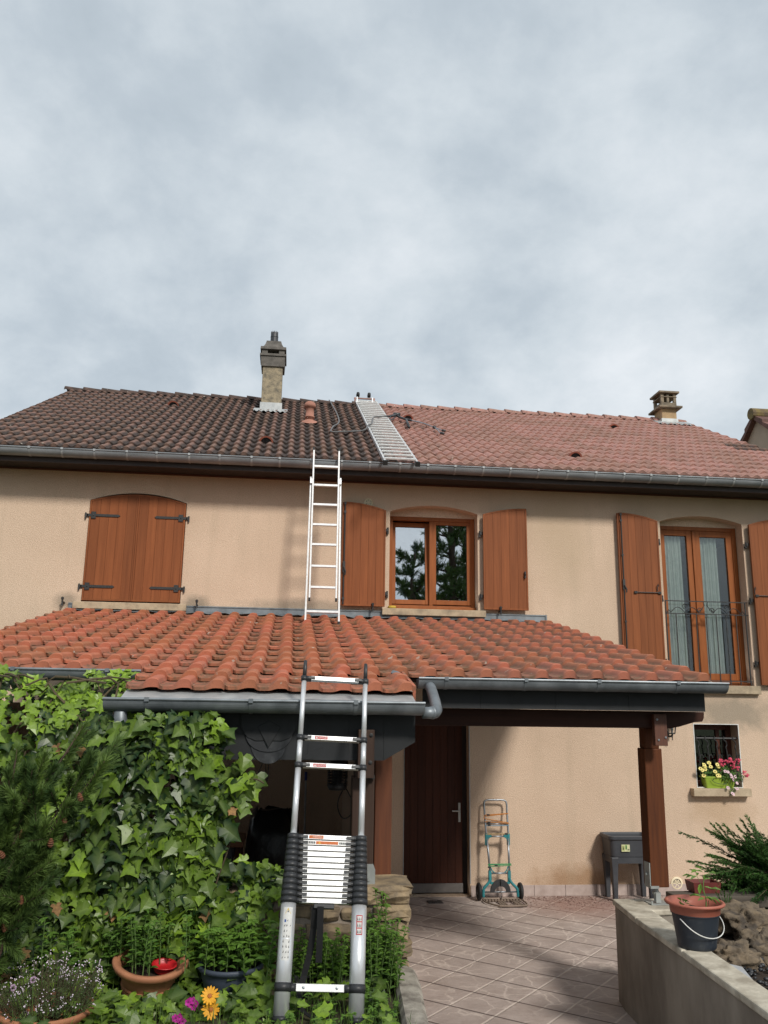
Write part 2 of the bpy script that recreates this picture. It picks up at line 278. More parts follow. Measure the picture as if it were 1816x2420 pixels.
# ------------------------------------------------------------------ geometry helpers
ORG = {}                                              # world position of each thing's empty
class MB:
    def __init__(s): s.v = []; s.f = []; s.t = []; s.d = []; s.h = {}; s.mi = []; s.cm = 0
    def add(s, vs, fs, tone=None, dirty=0., rise=None):
        o = len(s.v); s.v += [tuple(p) for p in vs]
        if rise is not None:
            for i, x in enumerate(rise): s.h[o + i] = x
        tn = rnd() if tone is None else tone
        for f in fs: s.f.append(tuple(i + o for i in f)); s.t.append(tn); s.d.append(dirty); s.mi.append(s.cm)
    def box(s, x0, x1, y0, y1, z0, z1, tone=None):
        s.add([(x0, y0, z0), (x1, y0, z0), (x1, y1, z0), (x0, y1, z0), (x0, y0, z1), (x1, y0, z1), (x1, y1, z1), (x0, y1, z1)],
              [(0, 3, 2, 1), (4, 5, 6, 7), (0, 1, 5, 4), (1, 2, 6, 5), (2, 3, 7, 6), (3, 0, 4, 7)], tone)
    def obox(s, c, ax, ay, az, hx, hy, hz, tone=None):
        c = Vector(c); ax, ay, az = Vector(ax).normalized(), Vector(ay).normalized(), Vector(az).normalized()
        vs = [c + ax * (hx * i) + ay * (hy * j) + az * (hz * k) for k in (-1, 1) for j in (-1, 1) for i in (-1, 1)]
        s.add(vs, [(0, 2, 3, 1), (4, 5, 7, 6), (0, 1, 5, 4), (1, 3, 7, 5), (3, 2, 6, 7), (2, 0, 4, 6)], tone)
    def tube(s, pts, r, n=8, cap=True, tone=None):
        pts = [Vector(p) for p in pts]; rs = r if isinstance(r, (list, tuple)) else [r] * len(pts)
        vs = []; up = None
        for i, p in enumerate(pts):
            d = (pts[min(i + 1, len(pts) - 1)] - pts[max(i - 1, 0)]).normalized()
            if up is None: up = Vector((0, 0, 1)) if abs(d.z) < .9 else Vector((1, 0, 0))
            a = d.cross(up)
            if a.length < 1e-4: a = d.cross(Vector((0, 1, .3)))
            a.normalize(); up = a.cross(d).normalized(); b = up
            for k in range(n):
                q = 2 * pi * k / n; vs.append(p + (a * cos(q) + b * sin(q)) * rs[i])
        fs = [(i * n + k, i * n + (k + 1) % n, (i + 1) * n + (k + 1) % n, (i + 1) * n + k) for i in range(len(pts) - 1) for k in range(n)]
        if cap: fs += [tuple(range(n - 1, -1, -1)), tuple(range((len(pts) - 1) * n, len(pts) * n))]
        s.add(vs, fs, tone)
    def lathe(s, c, prof, n=24, sx=1., sy=1., tone=None, axis=None):
        c = Vector(c); vs = []; rot = Vector((0, 0, 1)).rotation_difference(Vector(axis)) if axis else None
        for r, z in prof:
            for k in range(n):
                q = Vector((r * sx * cos(2 * pi * k / n), r * sy * sin(2 * pi * k / n), z))
                if rot: q = rot @ q
                vs.append(c + q)
        fs = [(i * n + k, i * n + (k + 1) % n, (i + 1) * n + (k + 1) % n, (i + 1) * n + k) for i in range(len(prof) - 1) for k in range(n)]
        s.add(vs, fs, tone)
    def disc(s, c, r, n=20, nrm=(0, 0, 1), tone=None):
        c = Vector(c); rot = Vector((0, 0, 1)).rotation_difference(Vector(nrm))
        s.add([c + rot @ Vector((r * cos(2 * pi * k / n), r * sin(2 * pi * k / n), 0)) for k in range(n)], [tuple(range(n))], tone)
    def prism(s, poly, ext, tone=None):
        """closed 3-D polygon extruded by vector ext"""
        n = len(poly); e = Vector(ext); vs = [Vector(p) for p in poly]; vs += [p + e for p in vs]
        s.add(vs, [tuple(range(n - 1, -1, -1)), tuple(range(n, 2 * n))] + [(i, (i + 1) % n, n + (i + 1) % n, n + i) for i in range(n)], tone)
    def build(s, name, m, parent=None, smooth=False, bevel=0., kind=None, autosmooth=None):
        lo = [min(p[i] for p in s.v) for i in range(3)]; hi = [max(p[i] for p in s.v) for i in range(3)]
        o = Vector(((lo[0] + hi[0]) / 2, (lo[1] + hi[1]) / 2, lo[2] if parent is None else (lo[2] + hi[2]) / 2))
        me = bpy.data.meshes.new(name)
        me.from_pydata([(p[0] - o.x, p[1] - o.y, p[2] - o.z) for p in s.v], [], s.f)
        a = me.attributes.new('tone', 'FLOAT', 'FACE'); a.data.foreach_set('value', s.t)
        if any(s.d): a = me.attributes.new('dirty', 'FLOAT', 'FACE'); a.data.foreach_set('value', s.d)
        if s.h: a = me.attributes.new('rise', 'FLOAT', 'POINT'); a.data.foreach_set('value', [s.h.get(i, 0.) for i in range(len(s.v))])
        for q in (m if isinstance(m, (list, tuple)) else [m]): me.materials.append(q)
        if isinstance(m, (list, tuple)): me.polygons.foreach_set('material_index', s.mi)
        if smooth: me.polygons.foreach_set('use_smooth', [True] * len(me.polygons))
        me.update()
        ob = bpy.data.objects.new(name, me); COL.objects.link(ob)
        if parent is not None:
            ob.parent = parent; ob.location = o - ORG[parent.name]
        else: ob.location = o
        ORG[ob.name] = o
        if bevel:
            b = ob.modifiers.new('bevel', 'BEVEL'); b.width = bevel; b.segments = 2; b.limit_method = 'ANGLE'; b.angle_limit = R(40)
        if kind: ob['kind'] = kind
        return ob
def tag(o, label, cat, group=None):
    o['label'] = label; o['category'] = cat
    if group: o['group'] = group
    return o
def thing(name, label, cat, loc, group=None):
    o = bpy.data.objects.new(name, None); COL.objects.link(o); o.location = loc; o.empty_display_size = .1
    ORG[o.name] = Vector(loc); return tag(o, label, cat, group)
def inst(src, loc, parent):
    """copy of a part (shares its mesh) with its centre at world position loc"""
    c = src.copy(); COL.objects.link(c); c.parent = parent; c.location = Vector(loc) - ORG[parent.name]; ORG[c.name] = Vector(loc); return c
def bx(name, m, parent, *a, bevel=0., **k):
    b = MB(); b.box(*a); return b.build(name, m, parent, bevel=bevel, **k)
def text(name, s, m, parent, c, size, right, up):
    """lettering as a real mesh, centred at c"""
    cu = bpy.data.curves.new(name, 'FONT'); cu.body = s; cu.size = size; cu.align_x = 'CENTER'; cu.align_y = 'CENTER'; cu.extrude = .0004
    o = bpy.data.objects.new(name, cu); COL.objects.link(o)
    me = bpy.data.meshes.new_from_object(o.evaluated_get(bpy.context.evaluated_depsgraph_get())); bpy.data.objects.remove(o)
    rr, uu = Vector(right).normalized(), Vector(up).normalized(); nn = rr.cross(uu)
    me.transform(Matrix((rr, uu, nn)).transposed().to_4x4()); me.materials.clear(); me.materials.append(m)
    ob = bpy.data.objects.new(name, me); COL.objects.link(ob); ob.parent = parent; ob.location = Vector(c) - ORG[parent.name]; ORG[ob.name] = Vector(c); return ob

# ================================================================== setting
bx('ground', LAWN, None, -1500, 1500, -1500, 1500, -.30, -.05, kind='structure')
b = MB(); b.box(-3.3, 6.9, -14, .05, -.04, 0.); b.build('terrace_floor', PAVE, kind='structure')
b = MB()                                                                  # raised garden soil left of the path
nx, ny = 60, 44; X0, X1, Y0, Y1 = -18., .80, -24., -5.12
vs = [(X0 + (X1 - X0) * (i / nx) ** .55, Y0 + (Y1 - Y0) * (j / ny) ** .6, 0) for j in range(ny + 1) for i in range(nx + 1)]
vs = [(x, y, .60 + (.035 * noise.noise(Vector((x * 2.2, y * 2.2, 0))) if x < .75 else 0)) for x, y, _ in vs]
b.add(vs, [(j * (nx + 1) + i, j * (nx + 1) + i + 1, (j + 1) * (nx + 1) + i + 1, (j + 1) * (nx + 1) + i) for j in range(ny) for i in range(nx)])
b.box(X0, X1, Y0, Y1, -.03, .45); b.build('garden_soil', GROUND, kind='structure')
b = MB(); b.prism([(2.87, -4.1, -.03), (3.37, -4.1, -.03), (3.60, -3.2, -.03), (3.96, -2.26, -.03), (9, -2.26, -.03), (9, -20, -.03), (2.0, -20, -.03), (2.7, -6.4, -.03)], (0, 0, .33)); b.build('rockery_soil', SOIL, kind='structure')

# ================================================================== house
house = thing('house', 'two storey beige rendered house with brown shutters and a half cleaned tiled roof', 'house', (1.8, 0, 0))
SL = math.tan(R(27.2)); CA, SA = cos(R(27.2)), sin(R(27.2)); ZE = 5.617
roofz = lambda y: ZE + SL * y
RY = 4.55; RZ = roofz(RY)
def arch_pts(x0, x1, zs, za, n=14):
    """points along a segmental arch from x1 to x0"""
    return [(x1 + (x0 - x1) * k / n, zs + (za - zs) * (1 - (2 * k / n - 1) ** 2)) for k in range(n + 1)]
HOLES = [[(-2.63, 3.5), (-1.403, 3.5)] + arch_pts(-2.63, -1.403, 4.815, 4.925),
         [(1.275, 3.515), (2.468, 3.515)] + arch_pts(1.275, 2.468, 4.82, 4.915),
         [(5.046, 2.6), (6.245, 2.6)] + arch_pts(5.046, 6.245, 4.826, 4.918),
         [(5.347, 1.29), (5.962, 1.29), (5.962, 2.09), (5.347, 2.09)],
         [(1.497, 0.0), (2.328, 0.0), (2.328, 2.16), (1.497, 2.16)]]
HOLES[4][0] = (1.497, .004); HOLES[4][1] = (2.328, .004)
cu = bpy.data.curves.new('wall', 'CURVE'); cu.dimensions = '2D'; cu.fill_mode = 'BOTH'; cu.extrude = .15
for pl in [[(-4.1, -.03), (7.65, -.03), (7.65, 5.25), (-4.1, 5.25)]] + HOLES:
    s = cu.splines.new('POLY'); s.points.add(len(pl) - 1); s.use_cyclic_u = True
    for p, q in zip(s.points, pl): p.co = (q[0], q[1], 0, 1)
o = bpy.data.objects.new('wall', cu); COL.objects.link(o)
me = bpy.data.meshes.new_from_object(o.evaluated_get(bpy.context.evaluated_depsgraph_get())); bpy.data.objects.remove(o)
me.transform(Matrix.Translation((0, .15, 0)) @ Matrix.Rotation(pi / 2, 4, 'X')); me.materials.clear(); me.materials.append(STUCCO)
o = bpy.data.objects.new('wall', me); COL.objects.link(o); o.parent = house; o.location = -ORG['house']
for xa in (-4.1, 7.40):                                                   # gable walls
    b = MB(); b.prism([(xa, .3, -.03), (xa, 8.8, -.03), (xa, 8.8, roofz(.3) - .12), (xa, RY, RZ - .12), (xa, .3, roofz(.3) - .12)], (.25, 0, 0)); b.build('wall', STUCCO, house)
bx('wall', STUCCO, house, -3.85, 7.4, 8.55, 8.8, -.03, 5.6)
bx('floor_slab', ROOM, house, -3.85, 7.4, .3, 8.55, 2.35, 2.55)
bx('ceiling', ROOM, house, -3.85, 7.4, .3, 8.55, 5.06, 5.2)
bx('inner_wall', ROOM, house, -3.85, 7.4, 3.2, 3.3, -.03, 5.05)
for z0, xx in ((4.79, (1.276, 2.467)), (4.80, (5.047, 6.244))):           # rendered panel between arch and window frame
    bx('arch_panel', STUCCO, house, xx[0], xx[1], .165, .297, z0, 4.96)

# ---- roof tiles
def tile_roof(b, x0, n, pitch, prof, vrows, P, gauge, th, dirtyf, jit=.004):
    """P(x, v, h) -> point on the slope (v measured down it); prof = list of (u, height)"""
    m = len(prof); hm = max(h for _, h in prof)
    for v in vrows:
        for i in range(n):
            dl = ru(-jit, jit) * .6; dv = ru(-jit, jit) * 1.6; xo = x0 + i * pitch + ru(-.5, .5) * jit
            vs = []; rs = []
            for vv, lift in ((v - gauge - .05, 0.), (v - gauge * .5, th * .55), (v - .02, th + dl), (v, th - .005 + dl), (v, th - .027 + dl)):
                for u, h in prof:
                    w_ = 0 if vv < v - .01 else .012 * (1 - h / hm)
                    vs.append(P(xo + u * pitch, vv + dv + w_ - (.022 * (1 - max(0, u) / .1) if hm > .04 and u < .1 and vv >= v - .021 else 0), h * (.28 if lift < th - .02 and vv == v else 1) + lift)); rs.append(h / hm)
            fs = [(j * m + k, (j + 1) * m + k, (j + 1) * m + k + 1, j * m + k + 1) for j in range(4) for k in range(m - 1)]
            b.add(vs, fs, dirty=dirtyf(xo + pitch / 2, v), rise=rs)
roof_prof = [(k / 24 * 1.02, .035 * (1 - cos(4 * pi * k / 24)) / 2) for k in range(25)]
Pm = lambda x, v, h: (x, RY - v * CA - h * SA, RZ - v * SA + h * CA - .03)
VM = 5.645
def dirty_main(x, v):
    y = RY - v * CA
    if x < 1.30: return 1.
    if x > 7.05 and 1.35 < y < 2.25: return .9
    if x < 2.6 and rnd() < .10 * (2.8 - x): return ru(.1, .3)
    return ru(0, .12)
b = MB(); tile_roof(b, -4.27, 41, .2939, roof_prof, [VM - .34 * k for k in range(16, -1, -1)], Pm, .34, .039, dirty_main)
b.add([(-4.2, RY, RZ - .05), (7.7, RY, RZ - .05), (7.7, RY + 5.2, RZ - .05 - 5.2 * SL), (-4.2, RY + 5.2, RZ - .05 - 5.2 * SL)], [(0, 3, 2, 1)], dirty=.5)
for xa in (-4.285, 7.765):                                                # verge flanges
    for k in range(17):
        v = VM - .34 * k
        b.prism([(xa, *Pm(0, v, .035)[1:]), (xa, *Pm(0, v - .34, .01)[1:]), (xa, *Pm(0, v - .34, -.09)[1:]), (xa, *Pm(0, v, -.07)[1:])], (.02, 0, 0)); b.d[-6:] = [1. if xa < 0 else .25] * 6
roof = b.build('roof', T_MAIN, house)
b = MB(); b.prism([(-4.2, *Pm(0, 0, -.06)[1:]), (-4.2, *Pm(0, VM - .03, -.03)[1:]), (-4.2, *Pm(0, VM - .03, -.10)[1:]), (-4.2, *Pm(0, 0, -.12)[1:])], (11.9, 0, 0)); o = b.build('roof_boarding', SOFFIT, roof)
b = MB(); n = 36; pw = 12.1 / n                                           # ridge tiles
for i in range(n):
    xa = -4.32 + i * pw; d = 1. if xa < 1.15 else ru(.0, .14)
    fs = []; vs = []
    for xx, rr, zo in ((xa - .03, .128, .024), (xa + pw, .112, .0), (xa - .03, .108, .0)):
        for k in range(11):
            a = pi * k / 10; vs.append((xx, RY - cos(a) * rr * 1.05, RZ - .045 + sin(a) * rr * .78 + zo))
    fs = [(k, 11 + k, 12 + k, k + 1) for k in range(10)] + [(22 + k, k, k + 1, 23 + k) for k in range(10)]
    b.add(vs, fs, dirty=d, rise=[.45 if d > .5 else .2] * len(vs))
b.build('ridge_cap', T_MAIN, roof)
VENTS = [(-2.17, 3.29), (-.43, .40), (5.75, 3.22), (3.99, .34), (1.93, 3.10)]
for x, y in VENTS:
    b = MB(); v0 = (RY - y) / CA; vs = []
    for vv, rr in ((v0 - .26, .03), (v0 - .1, .075), (v0, .10), (v0, .075)):
        for k in range(13):
            a = pi * k / 12; vs.append(Pm(x - cos(a) * rr, vv, sin(a) * rr * .95 + .03))
    b.add(vs, [(j * 13 + k, (j + 1) * 13 + k, (j + 1) * 13 + k + 1, j * 13 + k + 1) for j in range(3) for k in range(12)])
    b.cm = 1
    for k in range(1, 8): b.tube([Pm(x - .075 + k * .019, v0 - .012, .03), Pm(x - .075 + k * .019, v0 - .012, .03 + .07 * sin(pi * k / 8))], .004, 5)
    b.add([Pm(x - cos(pi * k / 12) * .074, v0 - .03, sin(pi * k / 12) * .07 + .03) for k in range(13)], [tuple(range(13))])
    b.build('vent_tile', [mat('vent_terracotta', (.30, .085, .05), (.22, .065, .04), rough=.8), BLACKP], roof)
b = MB(); b.lathe((.187, 2.2, 6.55), [(.075, 0), (.075, .29), (.08, .29), (.08, .31), (.068, .31), (.068, .46), (.095, .465), (.098, .50), (.085, .54), (.05, .565), (0, .57)], 24)
b.add([(.187 + cos(2 * pi * k / 16) * .13, 2.2 + sin(2 * pi * k / 16) * .17, roofz(2.2 + sin(2 * pi * k / 16) * .17) + .03) for k in range(16)] + [(.187 + cos(2 * pi * k / 16) * .07, 2.2 + sin(2 * pi * k / 16) * .07, 6.8) for k in range(16)], [(k, (k + 1) % 16, 16 + (k + 1) % 16, 16 + k) for k in range(16)])
b.build('vent_pipe', TERRAD, roof, smooth=True)

# ---- chimneys
b = MB(); b.box(-.66, -.31, 3.28, 3.63, 7.0, 8.2); ch = b.build('chimney', CHIM1, house, bevel=.008)
ch['label'] = 'tall slim rendered chimney with black pot'
b = MB(); cx, cy = -.485, 3.455
for r0, r1, z0, z1 in ((.205, .215, 8.14, 8.33), (.235, .235, 8.33, 8.37), (.23, .225, 8.455, 8.505)):
    b.add([(cx + sx * (r0 if z == z0 else r1), cy + sy * (r0 if z == z0 else r1), z) for z in (z0, z1) for sx, sy in ((-1, -1), (1, -1), (1, 1), (-1, 1))], [(3, 2, 1, 0), (4, 5, 6, 7)] + [(k, (k + 1) % 4, 4 + (k + 1) % 4, 4 + k) for k in range(4)])
for sx in (-1, 1):
    for sy in (-1, 1): b.box(cx + sx * .15 - .05, cx + sx * .15 + .05, cy + sy * .15 - .05, cy + sy * .15 + .05, 8.37, 8.455)
prof = [(.195, 8.505), (.175, 8.53), (.15, 8.58), (.135, 8.63), (.13, 8.655)]
for (a, za), (c, zc) in zip(prof, prof[1:]): b.add([(cx + sx * r, cy + sy * r, z) for r, z in ((a, za), (c, zc)) for sx, sy in ((-1, -1), (1, -1), (1, 1), (-1, 1))], [(k, (k + 1) % 4, 4 + (k + 1) % 4, 4 + k) for k in range(4)])
b.box(cx - .13, cx + .13, cy - .13, cy + .13, 8.64, 8.656); b.build('chimney_cap', CHIMC, ch)
b = MB(); b.lathe((cx, cy, 8.65), [(.072, 0), (.068, .12), (.072, .13), (.062, .2), (.058, .22), (.04, .22), (.04, 0)], 20)
for k in range(12): b.box(cx + .06 * cos(k * pi / 6) - .006, cx + .06 * cos(k * pi / 6) + .006, cy + .06 * sin(k * pi / 6) - .006, cy + .06 * sin(k * pi / 6) + .006, 8.82, 8.885)
b.build('chimney_pot', mat('dark_pot', (.035, .038, .045), rough=.5), ch)
def flash(parent, x0, x1, y0, ztop, wide, yfront):
    b = MB(); b.box(x0 - .018, x1 + .018, y0 - .018, y0 + .4, roofz(y0) - .1, ztop)
    vs = []
    for y, h in ((yfront, .036), (y0, .05)):
        for k in range(25): vs.append((x0 - wide + (x1 - x0 + 2 * wide) * k / 24, y, roofz(y) + h + (.014 * sin(k * 1.9) if y == yfront else 0)))
    b.add(vs, [(k, k + 1, 26 + k, 25 + k) for k in range(24)]); b.build('chimney_flashing', ZINCL, parent)
flash(ch, -.66, -.31, 3.28, 7.46, .12, 3.05)
b = MB(); b.box(7.205, 7.51, 4.3, 4.65, 7.6, 8.14); ch = b.build('chimney', CHIM2, house, bevel=.008); ch['label'] = 'short beige chimney near the right end of the ridge'
b = MB(); b.box(7.12, 7.60, 4.2, 4.75, 8.14, 8.18); b.box(7.2, 7.52, 4.29, 4.66, 8.18, 8.27); b.box(7.19, 7.53, 4.28, 4.67, 8.38, 8.40)
for xa in (7.2, 7.46):
    for ya in (4.29, 4.6): b.box(xa, xa + .06, ya, ya + .06, 8.27, 8.46)
for xa in (7.32,): b.box(xa, xa + .05, 4.29, 4.35, 8.27, 8.46)
b.box(7.15, 7.57, 4.24, 4.71, 8.46, 8.50); b.build('chimney_cap', mat('cap_concrete', (.27, .215, .15), (.12, .10, .075), rough=.9, scale=9., detail=8., bump=.4), ch, bevel=.006)
flash(ch, 7.205, 7.51, 4.3, 7.93, .2, 4.02)

# ---- eaves and gutters
b = MB(); b.box(-4.15, 7.7, -.43, .01, 5.205, 5.235); b.box(-4.15, 7.7, -.455, -.43, 5.17, 5.36); b.build('eaves_board', SOFFIT, house)
b = MB(); b.box(-4.1, 7.65, -.02, -.001, 5.185, 5.204); b.build('eaves_trim', mat('red_trim', (.12, .042, .025), rough=.6), house)
def gutter_poly(y, z, r, t, n=18):
    pts = [(y + r * cos(pi + pi * k / n), z + r * sin(pi + pi * k / n)) for k in range(n + 1)]
    pts += [(y + (r - t) * cos(2 * pi - pi * k / n), z + (r - t) * sin(2 * pi - pi * k / n)) for k in range(n + 1)]
    return pts
def gutter(parent, x0, x1, y, z, r, sp, m, ends=(), x0b=None):
    b = MB(); b.prism([(x0, *p) for p in gutter_poly(y, z, r, .004)], (x1 - x0, 0, 0))
    b.tube([(x0, y - r - .002, z + .004), (x1, y - r - .002, z + .004)], .0095, 8)          # rolled front lip
    for xe in ends: b.prism([(xe, y + r * cos(pi + pi * k / 16), z + r * sin(pi + pi * k / 16)) for k in range(17)], (.005, 0, 0))
    g = b.build('gutter', m, parent)
    x = x0 + (sp * .6 if x0b is None else x0b); first = None
    while x < x1 - .03:
        if first is None:
            b = MB(); b.prism([(x, *p) for p in gutter_poly(y, z, r + .0035, .003)], (.024, 0, 0)); b.box(x - .002, x + .026, y - r - .014, y - r + .002, z - .01, z + .017); first = b.build('gutter_bracket', SOLDER if m is GUTM else ZINC, g)
            c0 = ORG[first.name].copy(); xf = x
        else: inst(first, (c0.x + x - xf, c0.y, c0.z), g)
        x += sp * ru(.93, 1.07)
    return g
gutter(house, -4.27, 7.8, -.5, 5.312, .085, .375, GUTM)

# ---- windows, doors, shutters
def frame4(b, x0, x1, z0, z1, w_, y0, y1, wb=None):
    wb = wb or w_
    b.box(x0, x0 + w_, y0, y1, z0, z1); b.box(x1 - w_, x1, y0, y1, z0, z1); b.box(x0 + w_, x1 - w_, y0, y1, z1 - w_, z1); b.box(x0 + w_, x1 - w_, y0, y1, z0, z0 + wb)
def leaf(x0, x1, z0, za, drop, apex, y, th=.03, n=5, bev=.0):
    """one board shutter leaf: n boards, arched top, edge trim"""
    zt = lambda x: za - drop * ((x - (x0 if apex == 'L' else x1)) / (x1 - x0)) ** 2
    b = MB(); e_ = .022; g = .0024; wd = (x1 - x0 - 2 * e_) / n
    for k in range(n):
        a, c = x0 + e_ + k * wd + g / 2, x0 + e_ + (k + 1) * wd - g / 2; xs = [a + (c - a) * q / 4 for q in range(5)]
        b.prism([(a, y, z0 + e_), (c, y, z0 + e_)] + [(x, y, zt(x) - e_) for x in reversed(xs)], (0, th - .004, 0))
    xs = [x0 + (x1 - x0) * q / 12 for q in range(13)]
    b.prism([(x, y + .012, z0 + .003) for x in (x0 + .004, x1 - .004)] + [(x, y + .012, zt(x) - .004) for x in reversed([max(x0 + .004, min(x1 - .004, q)) for q in xs])], (0, th - .014, 0), tone=.1)
    for xa, xc in ((x0, x0 + e_ - .002), (x1 - e_ + .002, x1)): b.prism([(xa, y - .004, z0), (xc, y - .004, z0), (xc, y - .004, zt(xc)), (xa, y - .004, zt(xa))], (0, th + .004, 0))
    b.box(x0 + e_ - .002, x1 - e_ + .002, y - .004, y + th, z0, z0 + e_)
    ys = [x for x in xs if x0 + e_ < x < x1 - e_]; ys = [x0 + e_ - .002] + ys + [x1 - e_ + .002]
    for a, c in zip(ys, ys[1:]): b.prism([(a, y - .004, zt(a) - e_), (c, y - .004, zt(c) - e_), (c, y - .004, zt(c)), (a, y - .004, zt(a))], (0, th + .004, 0))
    return b.build('shutter', SHUT, house)
def strap(parent, xp, xt, z, y):
    """long black strap hinge from pin xp to spear tip xt"""
    s = 1 if xt > xp else -1; b = MB()
    b.box(min(xp + s * .02, xt - s * .03), max(xp + s * .02, xt - s * .03), y - .006, y, z - .016, z + .016)
    b.prism([(xt - s * .03, y - .006, z - .02), (xt, y - .006, z), (xt - s * .03, y - .006, z + .02)][::s], (0, .006, 0))
    xm = xp + s * .10; b.box(xm - .028, xm + .028, y - .009, y, z - .045, z + .045)
    b.tube([(xp, y, z - .05), (xp, y, z + .03)], .011, 8); b.box(min(xp, xp + s * .03), max(xp, xp + s * .03), y - .006, y + .02, z - .018, z + .018)
    b.lathe((xm, y - .009, z), [(.010, 0), (.008, .006), (0, .008)], 8, axis=(0, -1, 0)); b.build('strap_hinge', IRON, parent)
def pin(parent, x, z, s):
    b = MB(); b.box(min(x, x + s * .05), max(x, x + s * .05), -.052, -.046, z - .02, z + .02); b.tube([(x, -.03, z - .045), (x, -.03, z + .035)], .012, 8); b.box(x - .012, x + .012, -.04, .0, z - .05, z - .02); b.build('hinge', IRON, parent)
def hook(x, z):
    b = MB(); b.box(x - .01, x + .01, -.10, .0, z - .008, z + .008); b.tube([(x, -.10, z - .045), (x, -.103, z), (x, -.10, z + .04)], [.014, .008, .016], 8)
    b.lathe((x, -.1, z + .045), [(0, -.02), (.018, -.008), (.018, .01), (0, .022)], 10); b.build('shutter_stop', IRON, house)
def sill(x0, x1, z0, z1, d, m=SILLC): b = MB(); b.box(x0, x1, -d, .16, z0, z1); return b.build('sill', m, house, bevel=.006)
# closed pair on the left
for (a, c, ap) in ((-2.622, -2.0215, 'R'), (-2.0185, -1.41, 'L')):
    s = leaf(a, c, 3.512, 4.905, .098, ap, -.014)
    if ap == 'R': s['label'] = 'left leaf of the closed shutter pair'
    else: s['label'] = 'right leaf of the closed shutter pair'
    for z in (4.61, 3.69): strap(s, (a - .045) if ap == 'R' else (c + .045), (a + .39) if ap == 'R' else (c - .39), z, -.019)
bx('shutter_backing', SOFFIT, house, -2.62, -1.412, .03, .05, 3.512, 4.8)
sill(-2.711, -1.319, 3.402, 3.486, .085); hook(-2.83, 3.475); hook(-1.186, 3.485)
# middle window
wn = MB(); frame4(wn, 1.282, 2.462, 3.53, 4.795, .055, .175, .245); wn.box(1.84, 1.885, .18, .24, 3.585, 4.74); wn.box(1.282, 2.462, .10, .175, 3.519, 3.56)
win = wn.build('window', FRAME, house, bevel=.004)
def sash(parent, x0, x1, z0, z1, y, w_, gl, tilt=0., curtain=None):
    b = MB(); frame4(b, x0, x1, z0, z1, w_, y, y + .05); o = b.build('sash', FRAME, parent, bevel=.004)
    b = MB(); b.box(x0 + w_ - .004, x1 - w_ + .004, y + .022, y + .028, z0 + w_ - .004, z1 - w_ + .004); p = b.build('pane', gl, parent)
    b = MB(); frame4(b, x0 + w_ - .006, x1 - w_ + .006, z0 + w_ - .006, z1 - w_ + .006, .008, y + .012, y + .02); q = b.build('gasket', RUBBER, parent)
    if tilt:
        Tm = Matrix.Translation(Vector((0, y, z0)) ) @ Matrix.Rotation(-tilt, 4, 'X') @ Matrix.Translation(-Vector((0, y, z0)))
        for k in (o, p, q):
            c = ORG[k.name]; nc = Tm @ c; k.rotation_euler = (-tilt, 0, 0); k.location += nc - c
sash(win, 1.325, 1.855, 3.60, 4.735, .215, .062, GLASS, R(3.6)); sash(win, 1.872, 2.42, 3.60, 4.755, .188, .062, GLASS)
sill(1.181, 2.553, 3.422, 3.508, .085)
b = MB()
for k in range(7):
    for j in range(7): pass
b.lathe((1.315, -.02, 3.509), [(.02, 0), (.05, .002), (.056, .018), (.05, .034), (.02, .038), (0, .038)], 12, sy=.7)
tag(b.build('sponge', SPONGE, smooth=True), 'small yellow sponge lying on the left end of the middle window sill', 'sponge')
for x0, x1, ap, lb in ((.655, 1.211, 'L', 'left open leaf of the middle window'), (2.527, 3.127, 'R', 'right open leaf of the middle window')):
    s = leaf(x0, x1, 3.525, 4.905, .098, ap, -.085); s['label'] = lb
    px = x1 + .035 if ap == 'L' else x0 - .035; sg = -1 if ap == 'L' else 1
    for z in (4.55, 3.70): pin(s, px, z, sg)
    if ap == 'L':
        b = MB(); b.tube([(x0 + .012, -.095, 3.54), (x0 + .012, -.095, 4.88)], .009, 8); b.box(x0 - .004, x0 + .03, -.105, -.089, 3.96, 4.10); b.tube([(x0 + .012, -.11, 4.03), (x0 + .03, -.12, 3.97), (x0 + .026, -.12, 3.92)], .011, 8)
        for z in (4.87, 4.75, 3.6): b.box(x0 - .002, x0 + .028, -.104, -.089, z, z + .03)
        b.build('bolt_rod', IRON, s)
        bb = MB(); bb.box(x0 - .022, x0 - .001, -.075, -.05, 3.53, 4.9); bb.build('shutter_rebate', SHUT, s)
    else:
        b = MB(); b.box(x1 - .05, x1 - .036, -.12, -.089, 3.95, 4.04); b.lathe((x1 - .043, -.12, 3.995), [(0, -.012), (.014, 0), (0, .012)], 8); b.build('knob', IRON, s)
    hook((x0 + x1) / 2 + (.12 if ap == 'L' else -.08), 3.505)
def round_grille(x, z, r, m):
    b = MB(); b.lathe((x, 0, z), [(r, 0), (r, .012), (r * .72, .018), (r * .68, .008), (0, .008)], 28, axis=(0, -1, 0))
    b.cm = 1
    for k in range(1, 5):
        q = r * .68 * k / 5; b.lathe((x, -.008, z), [(q + .002, .001), (q + .002, .004), (q - .003, .004), (q - .003, .001)], 20, axis=(0, -1, 0))
    b.cm = 2; b.disc((x, -.0095, z), r * .66, 24, (0, -1, 0)); b.cm = 1
    for k in range(3): b.obox((x, -.012, z), (cos(k * pi / 3), 0, sin(k * pi / 3)), (0, 1, 0), (-sin(k * pi / 3), 0, cos(k * pi / 3)), r * .66, .003, .004)
    return b.build('vent_grille', [m, m, IRON], house)
round_grille(.982, 4.922, .058, CREAM); round_grille(4.985, .135, .078, CREAM)
